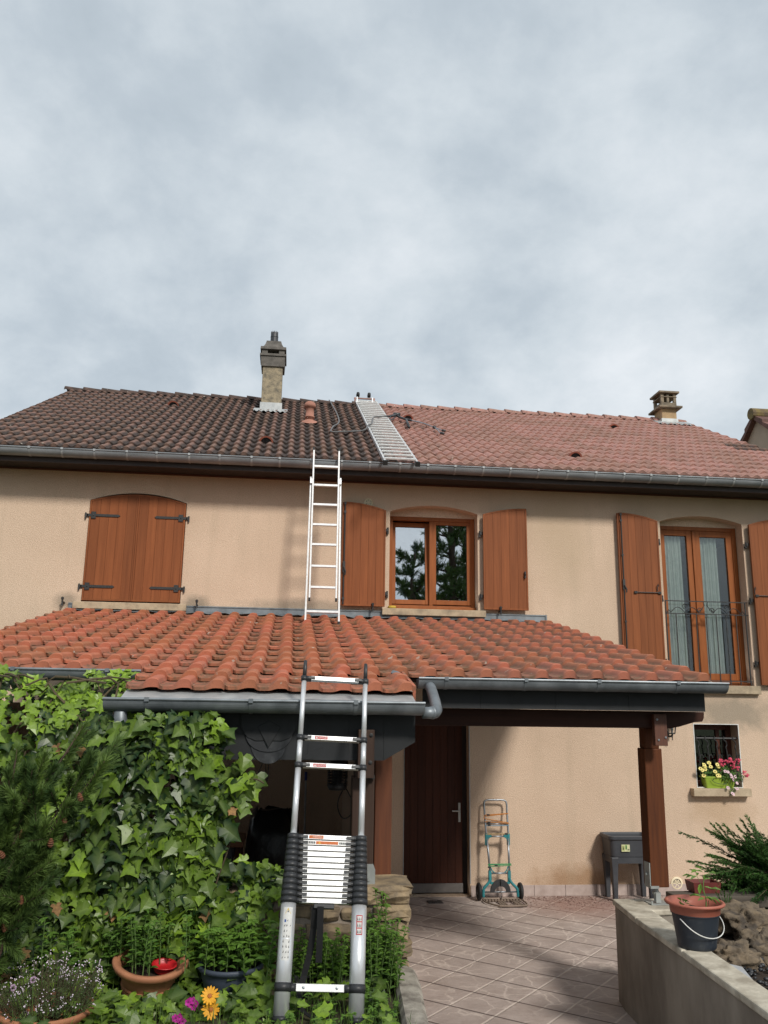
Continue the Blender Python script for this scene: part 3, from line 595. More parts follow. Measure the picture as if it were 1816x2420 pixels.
# tall French window
wn = MB(); frame4(wn, 5.05, 6.24, 2.612, 4.805, .06, .17, .24); wn.box(5.05, 6.24, .06, .17, 2.603, 2.64); wn.box(5.588, 5.625, .165, .2, 2.68, 4.74)
fw = wn.build('french_window', FRAME, house, bevel=.004)
sash(fw, 5.105, 5.592, 2.675, 4.75, .185, .082, GLASSF); sash(fw, 5.62, 6.182, 2.675, 4.75, .185, .088, GLASSF)
sill(4.98, 6.30, 2.49, 2.598, .065, SILLC)
def curtain(x0, x1):
    b = MB(); n = 60; vs = []
    for z in (2.72, 3.3, 4.0, 4.72):
        for k in range(n + 1):
            x = x0 + (x1 - x0) * k / n; vs.append((x, .285 + .016 * sin(k * .62 + z * .3) + .008 * sin(k * 1.7), z))
    b.add(vs, [(j * (n + 1) + k, j * (n + 1) + k + 1, (j + 1) * (n + 1) + k + 1, (j + 1) * (n + 1) + k) for j in range(3) for k in range(n)])
    o = b.build('curtain', CURT, fw, smooth=True)
    b = MB()
    for q in range(int((x1 - x0) * 60)):
        x, z = ru(x0 + .03, x1 - .03), ru(2.85, 4.65); b.tube([(x + .022 * cos(a * .9), .262, z + .022 * sin(a * .9)) for a in range(6)], .0035, 5)
    b.build('embroidery', mat('embroidery_thread', (.78, .8, .78), rough=.9), fw)
curtain(5.12, 5.47); curtain(5.66, 6.0)
for x0, x1, ap, lb in ((4.43, 4.975, 'L', 'tall left leaf beside the French window'), (6.302, 6.86, 'R', 'tall right leaf beside the French window')):
    s = leaf(x0, x1, 2.612, 4.905, .098, ap, -.085); s['label'] = lb; sg = -1 if ap == 'L' else 1
    px = x1 + .035 if ap == 'L' else x0 - .035
    for z in (4.53, 3.75, 2.9): pin(s, px, z, sg)
    b = MB(); q0, q1 = (x0 + .18, x1 - .03) if ap == 'L' else (x0 + .03, x1 - .18)
    b.tube([(q0, -.1, 3.81), (q1, -.1, 3.81)], .006, 8); xe = q1 if ap == 'L' else q0; b.tube([(xe - .03, -.1, 3.83), (xe - .035, -.105, 3.9), (xe - .02, -.105, 3.93), (xe - .015, -.105, 3.89)], .006, 6)
    for xx in (q0, q1): b.box(xx - .02, xx + .02, -.106, -.088, 3.795, 3.825); b.lathe((xx, -.1, 3.81), [(0, -.014), (.013, 0), (0, .014)], 8)
    b.build('shutter_bar', IRON, s)
    if ap == 'L':
        b = MB(); b.tube([(x0 + .02, -.096, 2.63), (x0 + .02, -.096, 4.89)], .009, 8); b.box(x0 + .004, x0 + .036, -.106, -.089, 3.84, 3.98); b.tube([(x0 + .02, -.11, 3.9), (x0 + .045, -.12, 3.84), (x0 + .04, -.12, 3.8)], .010, 8)
        for z in (4.87, 4.78, 4.3, 3.4, 3.0): b.box(x0 + .006, x0 + .034, -.104, -.089, z, z + .025)
        b.build('bolt_rod', IRON, s); bb = MB(); bb.box(x0 - .024, x0 - .001, -.075, -.045, 2.62, 4.9); bb.build('shutter_rebate', SHUT, s)
b = MB()                                                                   # wrought railing across the French window
for z in (3.723, 3.551): b.box(5.05, 6.242, .012, .028, z - .006, z + .006)
for x in (5.07, 6.21): b.box(x - .007, x + .007, .012, .028, 2.61, 3.723)
for k in range(1, 8): xx = 5.07 + 1.14 * k / 8; b.box(xx - .005, xx + .005, .014, .026, 2.61, 3.55)
b.box(5.05, 6.242, .010, .03, 2.65, 2.662)
def spiral(cx, cz, r, a0, turns, s, n=18): return [(cx + s * r * (1 - .75 * k / n) * cos(a0 + turns * 2 * pi * k / n), .02, cz + r * (1 - .75 * k / n) * sin(a0 + turns * 2 * pi * k / n)) for k in range(n + 1)]
for s_, cx in ((1, 5.64), (-1, 5.64)):
    b.tube([(cx - s_ * .03, .02, 3.72), (cx - s_ * .02, .02, 3.67), (cx - s_ * .055, .02, 3.62), (cx - s_ * .12, .02, 3.575)] , .0055, 6)
    b.tube(spiral(cx - s_ * .09, 3.6, .04, 0, 1.2, s_), .0055, 6)
    b.tube([(cx - s_ * (.10 + .4 * q / 12), .02, 3.565 + .075 * sin(pi * ((q / 6) % 1.0001))) for q in range(13)], .0055, 6)
    b.tube(spiral(cx - s_ * .29, 3.655, .042, -1.2, 1.15, -s_), .0055, 6)
    b.tube([(cx - s_ * .5, .02, 3.57), (cx - s_ * .53, .02, 3.60), (cx - s_ * .56, .02, 3.558)], .0055, 6)
b.build('balcony_railing', IRON, house)
# small barred window
wn = MB(); frame4(wn, 5.35, 5.96, 1.295, 2.088, .07, .2, .26); wn.box(5.75, 5.8, .205, .25, 1.36, 2.02); sw = wn.build('window', wood_mat('dark_window_wood', (.10, .035, .022), (.06, .022, .014)), house, bevel=.003); sw['label'] = 'small dark framed ground floor window'
b = MB(); b.box(5.42, 5.89, .228, .234, 1.36, 2.02); b.build('pane', glass('dark_glass', .04, (.25, .26, .28)), sw)
b = MB(); frame4(b, 5.338, 5.971, 1.289, 2.10, .010, -.004, .01); b.build('corner_bead', WHITEP, house)
b = MB(); b.box(1.489, 1.498, -.005, .02, .15, 2.16); b.box(2.327, 2.337, -.005, .02, .15, 2.16); b.build('corner_bead', ZINCL, house)
sill(5.245, 6.03, 1.192, 1.287, .105, mat('sill_cement', (.50, .40, .28), (.36, .28, .19), rough=.9, scale=6., bump=.4))
b = MB(); b.tube([(5.348, .05, 1.912), (5.962, .05, 1.912)], .014, 10)
for k in range(5):
    x = 5.395 + k * .128
    b.tube([(x - .008, .035, 1.935), (x - .018, .03, 1.90), (x + .012, .02, 1.87), (x + .02, .02, 1.83), (x + .004, .02, 1.80), (x + .012, .02, 1.76), (x + .018, .02, 1.70), (x + .02, .03, 1.60), (x + .02, .04, 1.30)], .008, 7)
    b.tube([(x + .02, .02, 1.64)] + [(x + .045 - .022 * cos(a * .6), .02, 1.675 + .028 * sin(a * .6)) for a in range(1, 7)], .007, 7)
b.build('window_grille', IRON, house)
# entrance door
b = MB(); n = 8; x0, x1 = 1.50, 2.268; wd = (x1 - x0) / n
for k in range(n): b.box(x0 + k * wd + .002, x0 + (k + 1) * wd - .002, .15, .185, .128, 2.15)
b.box(x0, x1, .162, .19, .128, 2.15, tone=.1); dr = b.build('door', DOORW, house)
bx('door_frame', mat('dark_frame', (.018, .010, .008), rough=.6), house, 2.268, 2.327, .16, .28, .004, 2.158)
bx('threshold', mat('threshold_stone', (.19, .175, .165), (.13, .12, .115), rough=.6), house, 1.498, 2.27, .135, .19, .02, .126, bevel=.004)
b = MB(); b.box(2.213, 2.24, .138, .15, .85, 1.08); b.tube([(2.227, .15, .985), (2.227, .10, .985), (2.215, .092, .985), (2.125, .092, .987)], .0085, 8); b.lathe((2.227, .138, .90), [(.009, 0), (.009, .004), (0, .004)], 10, axis=(0, -1, 0)); b.build('handle', mat('satin_nickel', (.62, .61, .58), rough=.35, metal=.6), dr)
# stone skirting
b = MB(); x = 2.335
while x < 6.9: wd = .40; b.box(x, x + wd - .004, -.014, .0, .001, .128); x += wd
b.build('skirting', SKIRT, house, bevel=.003); b = MB(); b.box(.3, 1.485, -.014, 0, .001, .128); b.build('skirting', SKIRT, house, bevel=.003)

# ================================================================== tiled porch in front of the ground floor
porch = thing('porch', 'open timber porch with orange tiled lean-to roof and zinc gutters', 'porch', (.3, -2.5, 0))
TH = math.atan(.2); CB, SB = cos(TH), sin(TH)
PZ = lambda y, h=0: 3.355 + .2 * y + h
Pl = lambda x, v, h: (x, -v * CB - h * SB, 3.355 - v * SB + h * CB)
lp = [(-.02, .004), (.0, .010), (.05, .003), (.12, 0), (.28, .0), (.43, .002), (.50, .012), (.58, .029), (.66, .043), (.74, .048), (.84, .048), (.92, .045), (.97, .036), (1.0, .020), (1.03, .008)]
VE = 4.487
def dlow(x, v): return min(1., max(0., ru(.0, .35) + (.55 if x > 1.0 else 0) * min(1, (x - .6) / 1.4) + ru(-.1, .2)))
b = MB(); tile_roof(b, -2.87, 28, .2229, lp, [VE - .345 * k for k in range(12, -1, -1)], Pl, .345, .040, dlow, .006)
tile_roof(b, -1.075, 9, .2155, lp, [VE + .345, VE + .67], Pl, .355, .040, dlow, .006)
b.prism([(.866, *Pl(0, 5.15, .06)[1:]), (.866, *Pl(0, 4.45, .055)[1:]), (.866, *Pl(0, 4.45, -.08)[1:]), (.866, *Pl(0, 5.15, -.085)[1:])], (.02, 0, 0))
for xa in (-2.89, 3.372): b.prism([(xa, *Pl(0, VE, .02)[1:]), (xa, *Pl(0, .02, .02)[1:]), (xa, *Pl(0, .02, -.09)[1:]), (xa, *Pl(0, VE, -.06)[1:])], (.018, 0, 0))
b.build('tiled_roof', T_LOW, porch)
b = MB()
def slab(x0, x1, v0, v1, h0, h1): b.prism([(x0, *Pl(0, v0, h0)[1:]), (x0, *Pl(0, v1, h0)[1:]), (x0, *Pl(0, v1, h1)[1:]), (x0, *Pl(0, v0, h1)[1:])], (x1 - x0, 0, 0))
slab(-2.86, 3.36, .03, 4.44, -.012, -.035); slab(-1.06, .86, 4.44, 5.14, -.012, -.035)
b.build('roof_boarding', SOFFIT, porch)
b = MB()
for k in range(11): slab(-2.8 + k * .6, -2.73 + k * .6, .03, 4.38, -.036, -.13)
b.build('rafters', BEAMW, porch)
b = MB(); b.box(-2.775, 3.385, -.018, -.001, 3.39, 3.472); b.box(-2.775, 3.385, -.028, -.018, 3.462, 3.476); b.box(3.37, 3.389, -.03, -.001, 3.36, 3.478)
b.add([(-2.77 + 6.15 * k / 60, y, PZ(y) + h + (.012 * sin(k * 2.1) if y < -.1 else 0)) for y, h in ((-.012, .055), (-.13, .045)) for k in range(61)], [(k, 61 + k, 62 + k, k + 1) for k in range(60)])
b.build('wall_flashing', ZINC, porch)
g_r = gutter(porch, .985, 3.452, -4.472, 2.472, .074, .62, ZINC, (.985, 3.447), .2); g_r['label'] = 'right eaves gutter'
g_m = gutter(porch, -1.16, .905, -5.272, 2.283, .076, .66, ZINC, (-1.16, .9), .26); g_m['label'] = 'front gutter behind the telescopic ladder'
g_l = gutter(porch, -2.95, -1.07, -4.472, 2.488, .074, .62, ZINC, (-2.95,)); g_l['label'] = 'left gutter overgrown by ivy'
b = MB(); b.add([(x, y, z) for y, z in ((-5.0, PZ(-5.0) - .006), (-5.225, 2.288)) for x in (-1.08, -.6, -.1, .4, .865)], [(k, 5 + k, 6 + k, k + 1) for k in range(4)])
b.build('zinc_apron', ZINCL, porch)
b = MB(); b.tube([(.79 + .022 * k, -4.48 - .02 * k, PZ(-4.48 - .02 * k) + .058 - .010 * k) for k in range(5)], [.02, .028, .03, .028, .02], 6); b.build('zinc_offcut', ZINC, porch)
b = MB(); b.tube([(1.07, -4.50, 2.42), (1.065, -4.62, 2.40), (1.03, -5.0, 2.30), (1.012, -5.17, 2.245), (.99, -5.235, 2.228), (.95, -5.27, 2.225), (.90, -5.272, 2.226)], .039, 16); b.tube([(.975, -5.255, 2.226), (.955, -5.268, 2.226)], .042, 16); b.build('downpipe', ZINC, porch, smooth=True)
b = MB(); b.tube([(-1.06, -5.27, 2.22), (-1.06, -5.2, 2.05), (-1.06, -5.18, 1.95), (-1.06, -5.18, .6)], .042, 16); b.tube([(-1.06, -5.18, 1.93), (-1.06, -5.18, 1.89)], .048, 16); b.build('downpipe', ZINC, porch, smooth=True)
# zinc clad fascias
b = MB(); b.box(1.045, 3.335, -4.36, -4.335, 2.258, 2.415)
for x in (1.5, 2.1, 2.7): b.box(x, x + .006, -4.363, -4.36, 2.262, 2.41)
b.build('fascia', ZINCD, porch)
b = MB(); b.prism([(3.318, -4.335, 2.258), (3.318, -.02, 2.258 + 4.315 * .2), (3.318, -.02, 2.39 + 4.315 * .2), (3.318, -4.335, 2.39)], (.018, 0, 0)); b.build('fascia', ZINCD, porch)
b = MB(); b.prism([(-1.06, -5.117, 1.908), (.66, -5.117, 1.908), (.873, -5.117, 2.03), (.873, -5.117, 2.235), (-1.06, -5.117, 2.235)], (0, .022, 0))
b.box(.857, .873, -5.095, -4.362, 2.03, 2.25)
for x, w_ in ((.66, .006), (.42, .005), (.15, .005), (-.42, .005), (-.75, .005)): b.box(x, x + w_, -5.1205, -5.117, 1.91, 2.23)
b.prism([(.10, -5.120, 1.915), (.19, -5.120, 1.912), (.26, -5.121, 2.0), (.20, -5.121, 1.975), (.16, -5.120, 1.95)], (0, .003, 0))
fm = b.build('fascia', ZINCD, porch)
def plate(xc, w_, ztop, zb, y, p=2.2):
    pts = [(xc - w_, y, ztop), ] + [(xc - w_ * abs(cos(pi * k / 24)) ** (2 / p) * (1 if k < 12 else -1), y, ztop - (ztop - zb) * abs(sin(pi * k / 24)) ** (2 / p)) for k in range(1, 24)] + [(xc + w_, y, ztop)]
    b = MB(); b.prism(pts, (0, .006, 0)); b.build('scale_plate', mat('zinc_scale', (.028, .03, .034), (.075, .08, .086), rough=.55, metal=.2, scale=18., lo=.5, hi=.8), fm, bevel=.002)
plate(-.112, .125, 2.06, 1.882, -5.1235); plate(-.112, .158, 2.10, 1.957, -5.130)
b = MB(); pts = [(-.112 - .19, -5.1365, 2.215), (-.112 - .185, -5.1365, 2.11), (-.112 - .14, -5.1365, 2.05), (-.112 - .085, -5.1365, 2.028), (-.112 - .03, -5.1365, 2.03), (-.112, -5.1365, 1.99)]
pts += [(-.224 - p[0], p[1], p[2]) for p in reversed(pts[:-1])]; b.prism(pts, (0, .006, 0)); b.build('scale_plate', ZINCD, fm, bevel=.002)
b = MB(); b.prism([(-.19, -5.142, 2.12), (-.112, -5.146, 1.985), (-.034, -5.142, 2.12), (-.112, -5.142, 2.16)], (0, .008, 0)); b.build('pendant', ZINCD, fm, bevel=.003)
# timber frame
b = MB(); b.prism([(.70, -4.17, 2.12), (3.12, -4.17, 2.12), (3.2, -4.17, 2.135), (3.33, -4.17, 2.172), (3.40, -4.17, 2.178), (3.415, -4.17, 2.205), (3.42, -4.17, 2.256), (.70, -4.17, 2.256)], (0, .14, 0)); b.build('beam', BEAMW, porch, bevel=.006)
b = MB(); b.box(-1.0, .60, -5.09, -4.96, 1.93, 2.10); b.build('beam', BEAMW, porch, bevel=.006)
b = MB(); b.box(.47, .59, -4.95, -4.18, 1.95, 2.10); b.build('beam', BEAMW, porch, bevel=.006)
b = MB(); b.box(2.94, 3.09, -4.05, -3.90, .887, 1.955); b.box(2.957, 3.077, -4.035, -3.91, 1.955, 2.12)
p = b.build('post', POSTW, porch, bevel=.007); p['label'] = 'right corner post on a galvanised foot'
b = MB(); b.box(2.962, 3.068, -4.225, -4.172, 1.985, 2.235); b.build('post_clamp', mat('clamp_wood', (.12, .045, .024), (.085, .03, .018), rough=.5, stretch=(14, 14, .8)), p, bevel=.004)
b = MB()
for x, z in ((2.985, 2.19), (3.05, 2.05), (2.99, 2.03)): b.lathe((x, -4.225, z), [(.009, 0), (.009, .006), (0, .007)], 8, axis=(0, -1, 0))
b.build('bolts', STEEL, p)
b = MB(); b.box(2.932, 2.939, -4.045, -3.94, .88, 1.07); b.box(2.932, 3.0, -4.056, -4.051, .88, .90); b.tube([(2.932, -4.0, .98), (2.915, -4.0, .98)], .012, 8); b.tube([(3.01, -3.975, .79), (3.01, -3.975, .886)], .017, 10); b.lathe((3.01, -3.975, .775), [(.022, 0), (.022, .045), (.032, .05), (.032, .065), (.018, .07), (.018, .08)], 12)
b.box(2.935, 3.09, -4.05, -3.90, .757, .762); b.box(2.99, 3.03, -4.012, -4.006, .766, .84)
for x in (2.94, 3.08): b.tube([(x, -4.04, .76), (x, -4.04, .785)], .008, 8)
b.build('post_foot', GALV, p)
b = MB(); b.box(.455, .603, -5.10, -4.952, 1.13, 1.80); b.box(.47, .59, -5.09, -4.965, 1.80, 1.93); p = b.build('post', GREYPOST, porch, bevel=.007); p['label'] = 'weathered front post on the stone wall'
b = MB(); b.box(.48, .588, -5.205, -5.1225, 1.80, 2.11); b.build('post_clamp', GREYPOST, p, bevel=.004)
b = MB()
for x, z in ((.565, 2.075), (.562, 1.90)): b.lathe((x, -5.205, z), [(.014, 0), (.014, .003), (.009, .004), (.009, .010), (0, .011)], 8, axis=(0, -1, 0))
b.box(.548, .60, -5.14, -5.101, 1.79, 1.815); b.build('bolts', IRON, p)
b = MB(); b.prism([(.546, -5.108, 1.125), (.616, -5.108, 1.125), (.616, -5.108, 1.22), (.602, -5.108, 1.255), (.546, -5.108, 1.255)], (0, .006, 0)); b.tube([(.575, -5.108, 1.16), (.575, -5.116, 1.16)], .010, 8); b.build('post_foot', GALV, p)
b = MB(); b.box(.715, .850, -4.05, -3.915, .001, 2.12); p = b.build('post', mat('orange_post_wood', (.15, .044, .013), (.09, .026, .009), rough=.55, scale=2.2, stretch=(12, 12, .8), detail=7.), porch, bevel=.007); p['label'] = 'reddish rear post behind the stone wall'
b = MB(); b.box(-1.0, -.855, -5.09, -4.945, .6, 1.93); p = b.build('post', GREYPOST, porch, bevel=.007); p['label'] = 'left front post hidden by ivy'
bx('shade_wall', STUCCO, porch, .725, .84, -3.90, -.002, .0, 2.30)  # unseen partition behind the posts, added to keep light out of the porch
bx('shade_wall', STUCCO, porch, -2.84, -2.70, -4.3, -.002, .0, 2.25)  # unseen left closure, added to darken the porch interior
b = MB()                                                                    # needles and moss caught on the tiles
for q in range(1500):
    x = ru(-2.6, 3.2); v = ru(.2, 4.45) if not (-1.0 < x < .8) else ru(.2, 5.1)
    k = math.floor((x + 2.87) / .2229); x = -2.87 + (k + abs(random.gauss(.24, .12))) * .2229
    if noise.noise(Vector((x * 1.1, v * 1.1, 5))) < ru(-.35, .3): continue
    row = (VE - v) % .345; a = ru(0, pi); L = ru(.015, .05); h = .012 + .04 * (1 - (row / .345)) 
    c = Vector(Pl(x, v, h)); d = Vector((cos(a), sin(a), ru(-.1, .25))) * L; n_ = Vector((-sin(a), cos(a), .2)) * .0014
    b.add([c - d - n_, c + d - n_, c + d + n_, c - d + n_], [(0, 1, 2, 3)])
b.build('fallen_needles', mat('dry_needle', (.24, .15, .08), (.14, .09, .05), rough=.9, tone=.4), kind='stuff')

# ================================================================== ladders
# telescopic ladder in the foreground
A = Vector((.23, -6.02, .62)); U = (Vector((.30, -5.40, 2.285)) - A).normalized(); XR = (Vector((1, 0, 0)) - U * U.x).normalized(); NR = XR.cross(U)      # NR faces the viewer
tl = thing('telescopic_ladder', 'silver and black telescopic ladder leaning on the front gutter of the porch', 'ladder', A)
pt = lambda s, t, n=0.: A + XR * s + U * t + NR * n
def smooth_sides(o):
    for p in o.data.polygons: p.use_smooth = len(p.vertices) == 4
def tubes(t0, t1, r, m, nm):
    out = []
    for s in (-.2, .2):
        b = MB(); b.tube([pt(s, t0), pt(s, t1)], r, 24); o = b.build(nm, m, tl); smooth_sides(o); out.append(o)
    return out
tubes(.0, .03, .0465, BLACKP, 'foot_cap')
base = tubes(.03, .585, .0425, ALU, 'tube')
def rung(t, hgt, w_, s0, clip=True, off=.0):
    b = MB(); b.obox(pt(0, t, off), XR, U, NR, s0, hgt / 2, w_ / 2); o = b.build('rung', ALUW, tl, bevel=.0015)
    if clip:
        for s in (-1, 1): b = MB(); b.obox(pt(s * (s0 - .022), t, off + w_ / 2 + .003), XR, U, NR, .022, hgt * .28, .006); b.build('release_clip', BLACKP, o)
    return o
def collars(t0, t1, r):
    for s in (-.2, .2):
        b = MB(); b.tube([pt(s, t0), pt(s, t1)], r, 24); q = s / abs(s); b.obox(pt(s - q * (r + .004), (t0 + t1) / 2, .0), XR, U, NR, .02, (t1 - t0) * .42, .018)
        o = b.build('collar', BLACKP, tl); smooth_sides(o)
collars(.143, .186, .0465); ro = rung(.165, .037, .03, .145, False)
for s in (-.09, .09): b = MB(); b.lathe(pt(s, .165, .015), [(.008, 0), (.006, .003), (0, .004)], 8, axis=NR); b.build('rivet', STEEL, ro)
n = 12; pitch = (.957 - .582) / n
stack = []
for k in range(n):
    t0 = .582 + k * pitch; r = .0485 - .0135 * k / (n - 1)
    collars(t0, t0 + pitch - .0013, r); stack.append(rung(t0 + pitch / 2 - .001, pitch * .80, .03, .2 - r - .008))
for s in (-.2, .2):                                                          # bright edges between the collars
    b = MB(); b.tube([pt(s, .585), pt(s, .957)], [.0462, .0320], 24); o = b.build('tube', ALUW, tl); smooth_sides(o)
tubes(.95, 1.352, .0182, ALU, 'tube'); tubes(1.36, 1.53, .0170, ALU, 'tube'); tubes(1.53, 1.92, .0158, ALU, 'tube')
collars(1.346, 1.378, .0235); r1 = rung(1.362, .027, .034, .172)
collars(1.519, 1.551, .0225); r2_ = rung(1.535, .027, .034, .173)
collars(1.912, 1.944, .0215); rung(1.929, .027, .034, .174)
for s in (-.2, .2):
    b = MB(); b.tube([pt(s, 1.94), pt(s, 2.01, .004), pt(s, 2.05, .0), pt(s, 2.058, -.012), pt(s, 2.03, -.03), pt(s, 1.97, -.035)], [.0135, .0125, .011, .010, .008, .006], 12); b.build('end_cap', BLACKP, tl, smooth=True)
def sticker(parent, m, s, t, w_, h, n, nm='sticker'):
    b = MB(); b.obox(pt(s, t, n), XR, U, NR, w_ / 2, h / 2, .0004); return b.build(nm, m, parent)
for r, t in ((r1, 1.362), (r2_, 1.535)):
    sticker(r, STKR, -.068, t, .082, .019, .0176); text('lettering', 'DANGER', STK, r, pt(-.06, t, .0181), .0165, XR, U)
    b = MB(); b.prism([pt(-.105, t - .006, .0181), pt(-.091, t - .006, .0181), pt(-.098, t + .006, .0181)], NR * .0004); b.build('warning_triangle', STK, r)
    b = MB(); b.tube([pt(-.015 + .01 * k, t + .005 * sin(k * 1.3) - .001, .0176) for k in range(13)], .0009, 4); b.tube([pt(-.01 + .01 * k, t - .005 + .003 * cos(k * 1.1), .0176) for k in range(11)], .0008, 4); b.build('pictogram', STKB, r)
o = stack[11]; t = .582 + 11.5 * pitch - .001
sticker(o, STKO, -.065, t, .085, .018, .0156); text('lettering', 'WARNING', STK, o, pt(-.058, t, .0162), .012, XR, U); text('lettering', 'YOU CAN LOSE YOUR BALANCE', STKB, o, pt(.055, t - .003, .0156), .0085, XR, U)
o = stack[10]; t -= pitch
sticker(o, STKO, .0, t, .13, .017, .0156); sticker(o, STK, -.09, t, .046, .017, .0156); sticker(o, STK, .09, t, .046, .017, .0156)
b = MB(); b.prism([pt(-.052, t - .006, .0162), pt(-.036, t - .006, .0162), pt(-.044, t + .006, .0162)], NR * .0004); b.build('warning_triangle', STKY, o)
b = MB()
for k in range(4): b.obox(pt(-.104 + k * .010, t, .0164), XR, U, NR, .003, .006, .0003); b.obox(pt(.075 + k * .010, t, .0164), XR, U, NR, .003, .005, .0003)
b.build('pictogram', STKB, o)
def patch(parent, m, s, t0, t1, a0, a1, r, nm='sticker'):
    b = MB(); k = 10; vs = [A + XR * (s + r * sin(a0 + (a1 - a0) * i / k)) + U * t + NR * r * cos(a0 + (a1 - a0) * i / k) for t in (t0, t1) for i in range(k + 1)]
    b.add(vs, [(i, i + 1, k + 2 + i, k + 1 + i) for i in range(k)]); return b.build(nm, m, parent, smooth=True)
bl, br = base
patch(bl, STK, -.2, .40, .555, -.62, .62, .0429); patch(bl, STK, -.2, .29, .395, -.5, .5, .0429)
b = MB(); ang = lambda a, t, r=.0434: A + XR * (-.2 + r * sin(a)) + U * t + NR * r * cos(a)
b.prism([ang(-.36, .522), ang(.36, .522), ang(0, .552)], NR * .0005); b.build('warning_triangle', STKY, bl)
b = MB()
for i in range(3):
    for j in range(8):
        a = -.36 + i * .36 + ru(-.05, .05); tt = .30 + j * .026
        if rnd() < .85: b.prism([ang(a - .07, tt), ang(a + .07, tt + ru(-.004, .004)), ang(a + ru(-.05, .1), tt + ru(.008, .016))], NR * .0004)
b.prism([ang(-.08, .529, .0439), ang(.10, .529, .0439), ang(.02, .541, .0439)], NR * .0004)
b.build('pictogram', STKB, bl); patch(bl, STKU, -.2, .478, .492, -.40, -.18, .0433, 'pictogram')
patch(br, STKR, .2, .425, .525, -.40, .42, .0429)
for j in range(3): patch(br, STK, .2, .430 + j * .032, .456 + j * .032, -.30, .32, .0433)
b = MB(); ang2 = lambda a, t, r=.0437: A + XR * (.2 + r * sin(a)) + U * t + NR * r * cos(a)
for j in range(3):
    for i in range(3): a = -.2 + i * .2; b.prism([ang2(a - .06, .434 + j * .032), ang2(a + .06, .434 + j * .032), ang2(a + ru(-.05, .05), .434 + j * .032 + .018)], NR * .0004)
b.build('pictogram', STKB, br)
def ribbon(pts, wv, m, nm, parent):
    b = MB(); wv = Vector(wv); vs = []
    for p in pts: vs += [Vector(p) - wv / 2, Vector(p) + wv / 2]
    b.add(vs, [(2 * k, 2 * k + 1, 2 * k + 3, 2 * k + 2) for k in range(len(pts) - 1)]); o = b.build(nm, m, parent); s = o.modifiers.new('s', 'SOLIDIFY'); s.thickness = .003; return o
b = MB(); b.obox(pt(.0, .568, .0), XR, U, NR, .058, .012, .02); b.build('strap_bar', BLACKP, tl, bevel=.003)
a0 = pt(-.02, .565, .03)
ribbon([a0, a0 + Vector((0, -.004, -.1)), a0 + Vector((0, -.002, -.2)), a0 + Vector((-.002, .004, -.29))], XR * .036, STRAP, 'strap', tl)
a0 = pt(-.05, .565, .01)
ribbon([a0, a0 + Vector((-.004, .03, -.12)), a0 + Vector((-.022, .03, -.25)), a0 + Vector((-.05, .02, -.36)), a0 + Vector((-.075, -.03, -.45)), a0 + Vector((-.06, -.10, -.5)), a0 + Vector((.0, -.14, -.52)), a0 + Vector((.04, -.12, -.525))], XR * .036, STRAP, 'strap', tl)

# extension ladder standing on the porch roof
E0 = Vector((.377, -.87, 3.215)); EU = (Vector((.377, -.64, 5.31)) - E0).normalized(); EN = Vector((1, 0, 0)).cross(EU)
el = thing('extension_ladder', 'white aluminium extension ladder standing on the porch tiles against the upper gutter', 'ladder', E0)
ep = lambda s, t, n=0: E0 + Vector((s, 0, 0)) + EU * t + EN * n
for s in (-1, 1):
    b = MB(); b.prism([ep(s * .200 - .011, .02), ep(s * .200 + .011, .02), ep(s * .186 + .011, 1.866), ep(s * .186 - .011, 1.866)], EN * -.045); o = b.build('outer_stile', LADW, el, bevel=.002)
    b = MB(); b.obox(ep(s * .2, .005, -.022), (1, 0, 0), EU, EN, .014, .022, .027); b.build('rubber_foot', RUBBER, o)
    b = MB(); b.obox(ep(s * .160, (.289 + 2.249) / 2, .014), (1, 0, 0), EU, EN, .010, (2.249 - .289) / 2, .02); o = b.build('inner_stile', LADW, el, bevel=.002)
    b = MB(); b.obox(ep(s * .160, .285, .014), (1, 0, 0), EU, EN, .012, .018, .022); b.build('end_cap', RUBBER, o)
    b = MB(); b.obox(ep(s * .163, 2.24, .014), (1, 0, 0), EU, EN, .013, .02, .022); b.build('end_cap', RUBBER, o)
    b = MB(); b.obox(ep(s * .176, 1.80, .0), (1, 0, 0), EU, EN, .02, .03, .03); b.build('guide', ALU, el)
b = MB(); b.obox(ep(0, .144, -.02), (1, 0, 0), EU, EN, .19, .014, .018); first = b.build('rung', LADW, el, bevel=.003)
for t in (.435, .699, .973, 1.23, 1.492, 1.751, 2.004):
    b = MB(); b.obox(ep(0, t, .012), (1, 0, 0), EU, EN, .150, .014, .017); b.build('rung', LADW, el, bevel=.003)

# roof ladder lying on the tiles beside the cleaned half
rl = thing('roof_ladder', 'aluminium roof ladder lying on the tiles, hooked over the ridge between dark and clean halves', 'ladder', (1.31, -.9, 5.15))
Pr = lambda x, y, h: Vector((x, y - h * SA, roofz(y) + h * CA))
RU_ = Vector((0, CA, SA)); RN = Vector((0, -SA, CA)); LX = Vector((1, 0, 0))
for x in (1.105, 1.515):
    b = MB(); b.prism([Pr(x - .012, -.82, .035), Pr(x + .012, -.82, .035), Pr(x + .012, 4.62, .035), Pr(x - .012, 4.62, .035)], RN * .05); o = b.build('stile', ALU, rl)
    b = MB(); b.obox(Pr(x, -.84, .06), LX, RU_, RN, .03, .025, .03); b.build('end_cap', RUBBER, o)
first = None
for k in range(25):
    y = -.72 + k * (5.28 / 24); c = Pr(1.31, y, .088)
    if first is None:
        b = MB(); b.obox(c, LX, RU_, RN, .215, .016, .009); b.obox(c + RN * .012 + RU_ * .022, LX, RU_, RN, .19, .004, .006)
        for x in (-.19, .19): b.obox(c + LX * x + RU_ * .03 - RN * .01, LX, RU_, RN, .014, .03, .012)
        first = b.build('rung', ALUW, rl); off = ORG[first.name] - c
    else: inst(first, c + off, rl)
